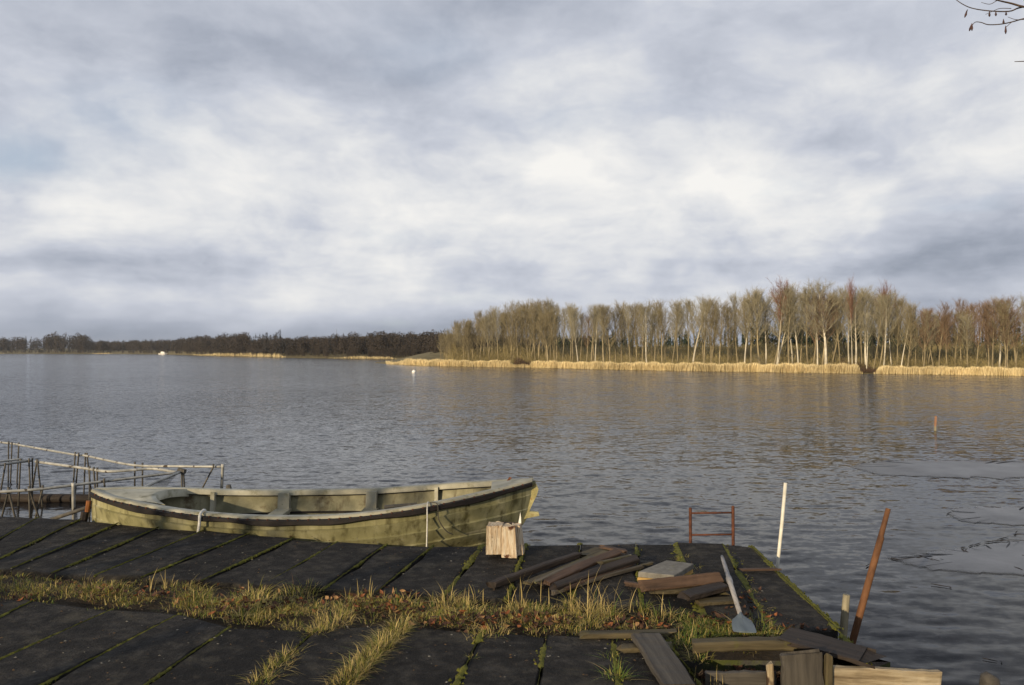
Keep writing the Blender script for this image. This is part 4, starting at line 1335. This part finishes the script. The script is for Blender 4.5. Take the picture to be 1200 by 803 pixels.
def reeds(name, specs, label):
    """specs: (line, px0, px1, depth0, depth1, count, height)"""
    Vs, Fs = [], []
    off = 0
    for (line, p0, p1, d0, d1, cnt, h0) in specs:
        u = rng.random(cnt)
        px = p0 + (p1 - p0) * u
        dep = d0 + (d1 - d0) * rng.random(cnt)
        base_ = np.array([tuple(shore_pt(line, x)) for x in np.linspace(p0, p1, 60)])
        bx = np.interp(px, np.linspace(p0, p1, 60), base_[:, 0]); by = np.interp(px, np.linspace(p0, p1, 60), base_[:, 1])
        r = np.sqrt(bx**2 + by**2)
        bx = bx + bx / r * dep; by = by + by / r * dep
        hn = 1 + .07 * np.sin(px * .11) + .07 * np.sin(px * .37 + 1) + .06 * np.sin(px * 1.7)
        taper = np.clip(np.minimum((px - p0) / (30 if p0 < 460 else 6), (p1 - px) / 8), .35, 1)
        h = h0 * hn * taper * rng.uniform(.62, 1.15, cnt)
        az = rng.uniform(0, 6.28, cnt); w = rng.uniform(.010, .022, cnt) * np.maximum(1, r / 110)
        lx = rng.normal(0, .12, cnt) + .06; ly = rng.normal(0, .12, cnt)
        v0 = np.stack([bx - np.cos(az) * w, by - np.sin(az) * w, np.full(cnt, -.05)], 1)
        v1 = np.stack([bx + np.cos(az) * w, by + np.sin(az) * w, np.full(cnt, -.05)], 1)
        v2 = np.stack([bx + lx * h * .7 + np.cos(az) * w * 1.2, by + ly * h * .7 + np.sin(az) * w * 1.2, h * .8], 1)
        v3 = np.stack([bx + lx * h, by + ly * h, h], 1)
        V = np.stack([v0, v1, v2, v3], 1).reshape(-1, 3)
        i = np.arange(cnt)[:, None] * 4 + off
        Fs.append(np.concatenate([i + np.array([[0, 1, 2]]), i + np.array([[0, 2, 3]])], 0)); Vs.append(V)
        off += len(V)
    o = link(name, tri_mesh(name, np.concatenate(Vs), np.concatenate(Fs), ['reed', 'reed_dull', 'reed_brown'], rng.choice([0, 0, 0, 0, 0, 0, 1, 2], sum(len(f) for f in Fs))))
    return tag(o, label, kind='stuff')


reeds('reed_bed', [(point_line, 617, 1011, .2, 4.5, 44000, 1.02), (point_line, 1024, 1330, .2, 4.0, 24000, .86), (point_line, 1330, 1800, .2, 4, 12000, 1.2),
                   (point_line, 453, 604, .2, 5.0, 22000, 1.0), (point_line, 452, 530, 2, 30, 14000, 1.1), (point_line, 560, 640, .2, 1.5, 2500, .6)], 'tall straw coloured reed bed along the wooded point')
reeds('far_reed_bed', [(far_line, 226, 335, 1, 25, 5000, 1.7), (far_line, 108, 132, 1, 15, 800, 1.7), (far_line, 385, 465, 1, 15, 2000, .9), (far_line, -300, 5, 1, 10, 1500, 1.5)], 'low straw reeds in front of the far dark wood')


# ---------------- trees
def rot_about(v, ax, an):
    return Matrix.Rotation(an, 3, ax) @ v


def bare_tree(seed, H, style):
    """returns trunk mesh and crown mesh (bare winter tree), base at the origin"""
    r = random.Random(seed)
    trunk, crown = MB(), MB()
    tw_V, tw_F = [], []

    def twig(p, d, L, w):
        e = p + d * L
        ax = d.orthogonal().normalized()
        ax = rot_about(ax, d, r.uniform(0, 6.28)) * w
        o = len(tw_V)
        tw_V.extend([tuple(p - ax), tuple(p + ax), tuple(e)])
        tw_F.append((o, o + 1, o + 2))

    lean = Vector((r.gauss(0, .05), r.gauss(0, .05), 0))
    def axis(t): return Vector((lean.x * H * t + .012 * H * math.sin(t * 5 + seed), lean.y * H * t + .010 * H * math.cos(t * 4 + seed * 2), H * t))
    r0 = .0105 * H * r.uniform(.8, 1.15)
    tops = [0, .04, .12, .25, .4, .55, .7, .85, .97]
    trunk.tube([axis(t) for t in tops], [r0 * (1.5 if t == 0 else 1.0) * (1 - t) ** .75 + .012 for t in tops], 7)
    lo, up, spread, nb = style['lo'], style['up'], style['spread'], style['nb']
    for b in range(nb):
        t = lo + (.97 - lo) * ((b + r.random()) / nb) ** .85
        p = axis(t)
        az = b * 2.4 + r.uniform(-.5, .5)
        shape = math.sin(math.pi * min(1, max(.12, (t - lo) / (1 - lo) * .72 + .20))) ** .8
        L = H * spread * shape * r.uniform(.7, 1.2)
        el = up + r.uniform(-.2, .2) + .3 * t
        d = Vector((math.cos(az) * math.cos(el), math.sin(az) * math.cos(el), math.sin(el)))
        pts, q, dd = [p], p, d.copy()
        for s in range(3):
            dd = (dd + Vector((r.gauss(0, .12), r.gauss(0, .12), .16 + r.gauss(0, .08)))).normalized()
            q = q + dd * L / 3; pts.append(q)
        rb = max(.012, r0 * .42 * (1 - t) ** .5)
        crown.tube(pts, [rb, rb * .7, rb * .45, .006], 4, cap=False)
        for s in range(style['ns']):
            u = .2 + .8 * (s + r.random()) / style['ns']
            k = min(2, int(u * 3)); a = pts[k].lerp(pts[k + 1], u * 3 - k)
            ax = Vector((r.gauss(0, 1), r.gauss(0, 1), r.gauss(0, 1))).normalized()
            d2 = (rot_about(dd, ax, r.uniform(.4, 1.0)) + Vector((0, 0, .25))).normalized()
            L2 = L * .42 * r.uniform(.6, 1.2)
            e = a + d2 * L2
            mid = a.lerp(e, .5) + Vector((r.gauss(0, .04), r.gauss(0, .04), .04)) * L2
            crown.tube([a, mid, e], [.012, .008, .003], 3, cap=False)
            for w in range(style['nt']):
                uu = r.random()
                s0 = a.lerp(mid, uu * 2) if uu < .5 else mid.lerp(e, uu * 2 - 1)
                ax = Vector((r.gauss(0, 1), r.gauss(0, 1), r.gauss(0, 1))).normalized()
                d3 = rot_about(d2, ax, r.uniform(.2, 1.15))
                twig(s0, (d3 + Vector((0, 0, .2 if not style.get('droop') else -.25))).normalized(), r.uniform(.3, 1.0) * style.get('tl', 1), .0065)
    crown.add(tw_V, tw_F)
    me_t = trunk.mesh('trunk', style['bark'], True)
    me_c = crown.mesh('crown', style['twig'], False)
    return me_t, me_c


STY = {
    'olive': dict(lo=.28, up=.80, spread=.29, nb=38, ns=7, nt=13, bark='bark_alder', twig='twig_olive'),
    'slim': dict(lo=.38, up=.82, spread=.26, nb=34, ns=7, nt=13, bark='bark_alder', twig='twig_green'),
    'birch': dict(lo=.38, up=.75, spread=.29, nb=36, ns=7, nt=13, bark='bark_birch', twig='twig_green', tl=1.1),
    'brown': dict(lo=.34, up=.78, spread=.28, nb=36, ns=7, nt=13, bark='bark_alder', twig='twig_brown'),
    'russet': dict(lo=.55, up=.85, spread=.30, nb=26, ns=6, nt=14, bark='bark_birch', twig='twig_russet'),
}
VAR = {}
for st_, cnt in (('olive', 5), ('slim', 4), ('birch', 3), ('brown', 3), ('russet', 2)):
    VAR[st_] = [bare_tree(hash_ * 13 + len(st_) * 101, 11.0, STY[st_]) for hash_ in range(1, cnt + 1)]


def place_tree(style, px, inland, top_py, label, group, name='bare_tree', line=point_line, lean=0.0, wide=1.0):
    p = shore_pt(line, px)
    d = Vector((p.x, p.y, 0)).normalized()
    q = p + d * inland
    zb = float(np.interp(inland, [0, 4, 9, 18, 32, 48, 90], [.03, .25, .5, 1.0, 2.2, 3.2, 3.8])) - .1
    qx = q.x * 1.0
    topz = Q(600, top_py, q.y).z
    H = max(3.0, topz - zb)
    t, c = random.choice(VAR[style])
    e = thing(name, label, 'tree', (qx, q.y, zb), group)
    s = H / 11.0
    e.rotation_euler = (0, lean, random.uniform(0, 6.28))
    e.scale = (s * wide, s * wide, s)
    for nm, me in (('trunk', t), ('crown', c)):
        o = bpy.data.objects.new(nm, me); C.objects.link(o); o.parent = e
    return e


top_x = [500, 520, 545, 575, 600, 640, 680, 720, 760, 800, 840, 870, 910, 960, 1000, 1040, 1065, 1100, 1150, 1200, 1300, 1500]
top_y = [393, 386, 374, 364, 360, 356, 357, 358, 354, 352, 353, 346, 343, 337, 342, 347, 354, 357, 355, 350, 348, 345]


def topline(px): return float(np.interp(px, top_x, top_y)) + 3.0


LB = {'olive': 'bare olive brown tree crowded on the tip of the wooded point',
      'row_olive': 'bare olive twigged tree standing in the row behind the reed bed',
      'slim': 'slim bare tree with pale greenish twigs in the shoreline row behind the reeds',
      'birch': 'pale trunked bare birch among the trees behind the reed bed',
      'brown': 'bare brown twigged tree in the wood on the point'}
# the crowded wood on the tip
for k in range(64):
    px = 515 + (650 - 515) * (k + random.random()) / 64
    inl = random.uniform(5, 30) if k > 4 else random.uniform(4, 12)
    place_tree(random.choice(['olive', 'olive', 'olive', 'slim']), px, inl, topline(px) + random.uniform(-2, 12), LB['olive'], 'trees crowded on the tip of the point')
# the front row behind the reeds
px = 622
while px < 1215:
    stl = random.choices(['olive', 'slim', 'birch', 'brown'], (4, 4, 2.0, 1) if px < 860 else ((2, 4, 4, 1) if px < 1060 else (2, 3, 1.5, 6)))[0]
    lb = LB['row_olive'] if stl == 'olive' else LB[stl]
    gp = {'olive': 'olive trees in the shoreline row', 'slim': 'slim trees in the shoreline row', 'birch': 'birches in the shoreline row', 'brown': 'brown trees on the point'}[stl]
    place_tree(stl, px, random.uniform(4.5, 9), topline(px) + random.choice((0, 2, 4, 8, 14)) + random.uniform(-1, 3), lb, gp, lean=random.gauss(0, .045), wide=random.uniform(.85, 1.5))
    px += random.uniform(4.5, 13)
# a second thinner row
for k in range(58):
    px = 640 + 570 * (k + random.random()) / 58
    stl = random.choice(['slim', 'olive']) if px < 1060 else 'brown'
    lb = LB['row_olive'] if stl == 'olive' else LB[stl]
    gp = {'olive': 'olive trees in the shoreline row', 'slim': 'slim trees in the shoreline row', 'brown': 'brown trees on the point'}[stl]
    place_tree(stl, px, random.uniform(10, 26), topline(px) + random.uniform(2, 16), lb, gp, wide=random.uniform(.9, 1.25))
for k in range(22):                                # outside the frame the wood goes on
    px = 1230 + 520 * (k + random.random()) / 22
    place_tree('brown', px, random.uniform(5, 20), topline(px) + random.uniform(0, 12), LB['brown'], 'brown trees on the point')
place_tree('russet', 909, 5, 341, 'white stemmed birch with a broad dark russet crown by a fallen stem', None, 'russet_birch')
place_tree('russet', 998, 5, 343, 'slender birch with a small russet top above the dark shore bush', None, 'russet_birch', wide=.6)
place_tree('russet', 1037, 6, 346, 'birch with bright orange red topmost twigs beside the leaning pale trunk', None, 'russet_birch', wide=.7)
place_tree('birch', 1016, 2.5, 372, 'pale leaning birch rooted at the dark bush gap in the reeds', None, 'leaning_birch', lean=.16, wide=.8)
place_tree('birch', 1056, 5, 362, 'leaning pale trunk next to the birch with orange red twigs', None, 'leaning_birch', lean=.14, wide=.7)
place_tree('birch', 968, 4.5, 340, 'forked pale birch with a wide branching crown over the reeds', None, 'forked_birch', wide=1.5)
e = place_tree('slim', 905, 4.0, 405, 'fallen bare stem slanting across the trees under the russet birch', None, 'slanting_tree'); e.rotation_euler = (0, 1.0, 3.6)


def scatter_brush(name, specs, mat, label):
    """thin twigs standing at all angles: undergrowth"""
    Vs = []
    for (line, p0, p1, d0, d1, cnt, h0, w0, L0) in specs:
        px = rng.uniform(p0, p1, cnt); dep = d0 + (d1 - d0) * rng.random(cnt)
        g = np.linspace(p0, p1, 60); b_ = np.array([tuple(shore_pt(line, x)) for x in g])
        bx = np.interp(px, g, b_[:, 0]); by = np.interp(px, g, b_[:, 1]); r = np.sqrt(bx**2 + by**2)
        bx += bx / r * dep; by += by / r * dep
        zb = np.interp(dep, [0, 4, 9, 18, 32, 48, 90], [.03, .25, .5, 1.0, 2.2, 3.2, 3.8])
        hh = h0 * (.45 + .55 * (np.sin(px * .31 + dep * .7) * .5 + .5)) * (.7 + .3 * np.sin(px * .083 + 2))
        z = zb + hh * rng.random(cnt) ** 1.3
        d = rng.normal(0, 1, (cnt, 3)); d[:, 2] = np.abs(d[:, 2]) + .7
        d /= np.linalg.norm(d, axis=1)[:, None]
        L = L0 * rng.uniform(.5, 1.3, cnt)
        a = rng.normal(0, 1, (cnt, 3)); a -= (a * d).sum(1)[:, None] * d; a /= np.linalg.norm(a, axis=1)[:, None]
        w = w0 * rng.uniform(.5, 1.2, cnt)
        p = np.stack([bx, by, z], 1)
        Vs.append(np.stack([p - a * w[:, None], p + a * w[:, None], p + d * L[:, None]], 1).reshape(-1, 3))
    V = np.concatenate(Vs)
    o = link(name, tri_mesh(name, V, np.arange(len(V)).reshape(-1, 3), [mat]))
    return tag(o, label, kind='stuff')


scatter_brush('undergrowth', [(point_line, 520, 1260, 5, 14, 26000, 1.6, .02, .8), (point_line, 520, 1260, 14, 46, 30000, 1.9, .035, 1.0), (point_line, 525, 655, 5, 30, 16000, 3.2, .025, 1.0), (point_line, 1260, 1800, 5, 40, 9000, 2, .05, 1)], 'shrub', 'olive brown bare undergrowth beneath the trees on the point')
scatter_brush('shore_bush', [(point_line, 1009, 1026, .1, 3.2, 900, .9, .018, .45), (point_line, 603, 622, .3, 4, 1600, 1.4, .02, .5), (point_line, 985, 1020, 4.5, 7, 900, 1.8, .018, .6)], 'shrub_dark', 'dark reddish bare bushes in the gaps of the reed bed')


def conifers(name, specs, label, mat='conifer'):
    Vs = []
    for (line, p0, p1, d0, d1, cnt, hmin, hmax, base_z, wf) in specs:
        for k in range(cnt):
            px = random.uniform(p0, p1); p = shore_pt(line, px); d = Vector((p.x, p.y, 0)).normalized()
            q = p + d * random.uniform(d0, d1)
            H = random.uniform(hmin, hmax); n_ = 46
            R = H * wf * random.uniform(.8, 1.2)
            u = rng.random(n_); az = rng.uniform(0, 6.28, n_)
            zz = base_z + H * (.10 + .9 * u)
            rr = R * (1 - u) ** .55 * rng.uniform(.5, 1.1, n_) + .05
            wd = H * .05 * rng.uniform(.6, 1.4, n_) * (1.2 - u)
            cx_, sx_ = np.cos(az), np.sin(az)
            v0 = np.stack([q.x - sx_ * wd, q.y + cx_ * wd, zz + H * .05], 1)
            v1 = np.stack([q.x + sx_ * wd, q.y - cx_ * wd, zz + H * .05], 1)
            v2 = np.stack([q.x + cx_ * rr, q.y + sx_ * rr, zz - H * .05], 1)
            Vs.append(np.stack([v0, v1, v2], 1).reshape(-1, 3))
            Vs.append(np.array([[q.x - .1, q.y, base_z], [q.x + .1, q.y, base_z], [q.x, q.y, base_z + H * 1.02]]))
    V = np.concatenate(Vs)
    o = link(name, tri_mesh(name, V, np.arange(len(V)).reshape(-1, 3), [mat]))
    return tag(o, label, kind='stuff')


conifers('pine_wood', [(point_line, 640, 900, 50, 75, 120, 2.2, 4.4, 3.2, .22), (point_line, 880, 1110, 50, 75, 170, 4.0, 6.0, 3.2, .24), (point_line, 1080, 1300, 50, 75, 120, 3.5, 5.5, 3.2, .22), (point_line, 640, 1300, 75, 110, 160, 2.5, 4.5, 3.6, .24), (point_line, 1300, 1800, 50, 100, 160, 4, 7, 3.4, .24)],
         'dark green pines showing behind the bare trees on the point')
conifers('far_wood', [(far_line, -900, 100, 8, 120, 160, 13, 15.5, 1.0, .30), (far_line, -100, 330, 60, 400, 420, 9.6, 10.4, 2.5, .46), (far_line, 280, 540, 10, 90, 200, 6, 7.3, 1.0, .40), (far_line, 500, 720, 5, 60, 120, 5, 6.5, 1, .3)],
         'far dark conifer and leafless wood across the lake', 'far_wood')


def far_blobs(name, specs, mat, label):
    Vs = []
    for (line, p0, p1, d0, d1, cnt, hmin, hmax, base_z) in specs:
        for k in range(cnt):
            px = random.uniform(p0, p1); p = shore_pt(line, px); d = Vector((p.x, p.y, 0)).normalized()
            q = p + d * random.uniform(d0, d1); H = random.uniform(hmin, hmax)
            n_ = 260
            g = rng.normal(0, 1, (n_, 3)); g /= np.linalg.norm(g, axis=1)[:, None]; g *= rng.random(n_)[:, None] ** .4
            c = np.array([q.x, q.y, base_z + H * .58]) + g * np.array([H * .26, H * .26, H * .42])
            dd = rng.normal(0, 1, (n_, 3)); dd[:, 2] += .6; dd /= np.linalg.norm(dd, axis=1)[:, None]
            a = rng.normal(0, 1, (n_, 3)); a -= (a * dd).sum(1)[:, None] * dd; a /= np.linalg.norm(a, axis=1)[:, None]
            w = H * .020; L = H * .07
            Vs.append(np.stack([c - a * w, c + a * w, c + dd * L], 1).reshape(-1, 3))
            Vs.append(np.array([[q.x - H * .012, q.y, base_z], [q.x + H * .012, q.y, base_z], [q.x, q.y, base_z + H * .9]]))
    V = np.concatenate(Vs)
    o = link(name, tri_mesh(name, V, np.arange(len(V)).reshape(-1, 3), [mat]))
    return tag(o, label, kind='stuff')


far_blobs('far_leafless_wood', [(far_line, -900, 105, 5, 80, 420, 12, 16.5, .8), (far_line, 55, 100, 5, 40, 16, 15, 19, .8), (far_line, 90, 290, 5, 160, 420, 9, 11.5, .8), (far_line, -400, 520, 1, 8, 420, 2.2, 4.5, .1), (far_line, 200, 520, 5, 50, 300, 5.5, 9, .8), (far_line, 330, 560, 20, 90, 260, 6.5, 8, 1), (point_line, 508, 560, 30, 60, 50, 4.5, 6, .8), (far_line, 480, 720, 5, 60, 160, 5.5, 7.0, .8)], 'far_brown', 'leafless brown trees massed along the far shore')

# mast and white boat far off
mp = shore_pt(far_line, 248) + Vector((0, 300, 0))
ms_ = thing('radio_mast', 'thin lattice mast rising over the far wood', 'mast', mp)
zt = Q(248, 391, mp.y).z
m = MB()
for sx, sy in ((-.6, -.6), (.6, -.6), (0, .6)): m.tube([(mp.x + sx, mp.y + sy, 0), (mp.x + sx * .3, mp.y + sy * .3, zt)], .12, 4)
m.obj('lattice_tower', 'pipe_dark', ms_)
m = MB(); m.tube([(mp.x, mp.y, zt - 1), (mp.x, mp.y, zt + 4)], .12, 4); m.obj('antenna', 'pipe_dark', ms_)
wp = P(191, 415.9, 0)
fb = thing('motor_boat', 'tiny white cabin boat moored under the far wood', 'boat', wp)
m = MB(); s_ = 5.2
m.add([wp + Vector(q) for q in ((-s_ * .5, -.9, .1), (s_ * .3, -.9, .1), (s_ * .5, 0, .2), (s_ * .3, .9, .1), (-s_ * .5, .9, .1), (-s_ * .5, -1.1, 1.0), (s_ * .35, -1.1, 1.1), (s_ * .6, 0, 1.3), (s_ * .35, 1.1, 1.1), (-s_ * .5, 1.1, 1.0))],
      [(0, 1, 6, 5), (1, 2, 7, 6), (2, 3, 8, 7), (3, 4, 9, 8), (4, 0, 5, 9), (5, 6, 7, 8, 9)]); m.obj('hull', 'white_paint', fb)
m = MB(); m.add([wp + Vector(q) for q in ((-1.4, -.8, 1.0), (1.3, -.8, 1.1), (1.3, .8, 1.1), (-1.4, .8, 1.0), (-1.2, -.7, 2.1), (.6, -.7, 2.1), (.6, .7, 2.1), (-1.2, .7, 2.1))],
               [(0, 1, 5, 4), (1, 2, 6, 5), (2, 3, 7, 6), (3, 0, 4, 7), (4, 5, 6, 7)]); m.obj('cabin', 'white_paint', fb)

# ================================================================== OVERHANGING BRANCH (tree on the bank to the right of the photographer)
al = thing('alder_tree', 'bare alder on the near bank reaching twigs with hanging catkins over the water', 'tree', (4.3, 1.2, .6))
m = MB(); m.tube([(4.3, 1.2, .1), (4.32, 1.22, 1.2), (4.25, 1.3, 3.0), (4.2, 1.35, 5.2), (4.25, 1.3, 7.5), (4.3, 1.3, 9.5)], [.16, .13, .11, .085, .05, .01], 10); m.obj('trunk', 'bark', al, True)
crown = MB()
Yb = 4.2


def br(pts, r0, r1=None):
    w = smooth([Q(a, b, y) for a, b, y in pts], 4)
    crown.tube(w, list(np.linspace(r0, r1 or r0 * .4, len(w))), 5)


lim = [Vector((4.23, 1.32, 4.0)), Vector((4.0, 2.4, 4.55)), Q(1290, 20, 3.8), Q(1230, 12, 4.1)]
crown.tube(smooth(lim, 5), list(np.linspace(.05, .008, 16)), 6)
br([(1230, 12, 4.1), (1200, 8, 4.15), (1185, 4, 4.2), (1168, 0, 4.2), (1140, -9, 4.2)], .007)
br([(1200, 8, 4.15), (1192, 10, 4.2), (1182, 13.5, 4.2), (1160, 13, 4.2), (1140, 10, 4.2), (1128, 5, 4.2), (1118, -2, 4.2)], .0045)
br([(1260, 15, 3.9), (1225, 18, 4.1), (1200, 22, 4.2), (1185, 26, 4.2), (1172, 28.5, 4.2), (1158, 29, 4.2), (1150, 26.5, 4.2), (1143, 26, 4.2), (1139, 30, 4.2)], .0042)
br([(1195, 23, 4.2), (1186, 26, 4.2), (1179, 32, 4.2)], .0022, .0015)
br([(1200, 23, 4.2), (1190, 23, 4.2), (1181, 20, 4.2)], .002, .0012)
br([(1168, 1, 4.2), (1160, 5, 4.2), (1150, 3, 4.2)], .002, .0012)
br([(1185, 10, 4.2), (1172, 10, 4.2), (1164, 13, 4.2), (1155, 17, 4.2)], .002, .0012)
br([(1290, 60, 3.9), (1230, 71, 4.1), (1200, 72, 4.2), (1189, 72.3, 4.2)], .004, .0018)
for k in range(26):                               # the rest of the crown, above and beside the frame
    z = 3.2 + 6 * (k / 26); az = k * 2.4
    L = 1.3 * (1.1 - k / 30)
    a = Vector((4.25, 1.3, z))
    d = Vector((math.cos(az), math.sin(az), .7)).normalized()
    if d.x < -.1: L *= .45
    e = a + d * L
    crown.tube([a, a.lerp(e, .5) + Vector((0, 0, .06)), e], [.025, .016, .004], 5)
    for j in range(9):
        p = a.lerp(e, random.uniform(.3, 1)); dd = (d + Vector((random.gauss(0, .5), random.gauss(0, .5), random.gauss(0, .4)))).normalized()
        if (p + dd * .5).x < 3.2 : continue
        crown.tube([p, p + dd * .5], [.006, .002], 4)
crown.obj('crown', 'bark', al, True)
for (px, py, L, dx) in ((1133, 13, .035, -.012), (1159.5, 15, .022, 0), (1167, 15, .018, 0), (1179, 15, .015, 0), (1139, 29, .033, 0), (1138, 30, .03, -.01), (1178.5, 32, .036, 0), (1176, 24, .02, 0)):
    a = Q(px, py, 4.2)
    m = MB(); m.tube([a + Vector((-dx * .4, 0, .008)), a, a + Vector((dx * .5, 0, -L * .6)), a + Vector((dx, 0, -L))], [.0015, .003, .006, .002], 6); m.obj('catkin', 'twig_bud', al, True)

# unseen trees added behind the camera to shade the left end of the quay
for (x, y, s_, stl, lb) in ((-11.2, -2.6, .62, 'olive', 'low bare tree added out of view to shade the left end of the quay'), (-13.5, -4.2, .8, 'brown', 'taller bare tree added out of view to shade the left end of the quay'),
                            (-9.6, -4.6, .66, 'brown', 'brown bare tree added out of view beside the low tree for its shade')):
    e = thing('shade_tree', lb, 'tree', (x, y, 1.2))
    e.scale = (s_ * 1.3, s_ * 1.3, s_)
    t, c = VAR[stl][1]
    for nm, me in (('trunk', t), ('crown', c)):
        o = bpy.data.objects.new(nm, me); C.objects.link(o); o.parent = e

# small litter on the slabs: chips, bark flakes, shell bits
m = MB()
for k in range(900):
    a, b = random.choice(far_pts[8:22] + near_pts[8:16] + near_pts[8:16])
    p = a.lerp(b, random.random()) + Vector((random.uniform(-.5, .5), random.uniform(-.2, .2), 0))
    if p.x > 2.3 or p.y < 4.9: continue
    r = random.uniform(.003, .011); az = random.uniform(0, 6.28)
    u = Vector((math.cos(az), math.sin(az), 0)) * r; w = Vector((-math.sin(az), math.cos(az), 0)) * r * random.uniform(.3, .9)
    z = Vector((0, 0, DECK + .004 - p.z)); h = Vector((0, 0, r * .6))
    m.add([p + z - u - w, p + z + u - w, p + z + u + w, p + z - u + w, p + z + h + u * .2], [(0, 1, 4), (1, 2, 4), (2, 3, 4), (3, 0, 4)], random.choices((0, 1, 2), (3, 4, 3))[0])
tag(m.obj('litter', ['stone', 'bark', 'g_brown']), 'small chips and bark flakes scattered over the quay slabs', kind='stuff')

# thin winter air: far woods across the lake fade a little
m = MB(); m.box((-1810, -210, -3), (1810, 2610, 28))
hz = m.obj('haze', 'stone')
hm = bpy.data.materials.new('air'); hm.use_nodes = True
ht = NT(hm.node_tree); pv = ht.n('ShaderNodeVolumePrincipled'); pv.inputs['Color'].default_value = (.80, .86, .95, 1); pv.inputs['Density'].default_value = .00010
ho = ht.n('ShaderNodeOutputMaterial'); ht.l(pv.outputs[0], ho.inputs['Volume'])
hz.data.materials.clear(); hz.data.materials.append(hm)
tag(hz, 'thin pale winter haze over the lake', kind='stuff')
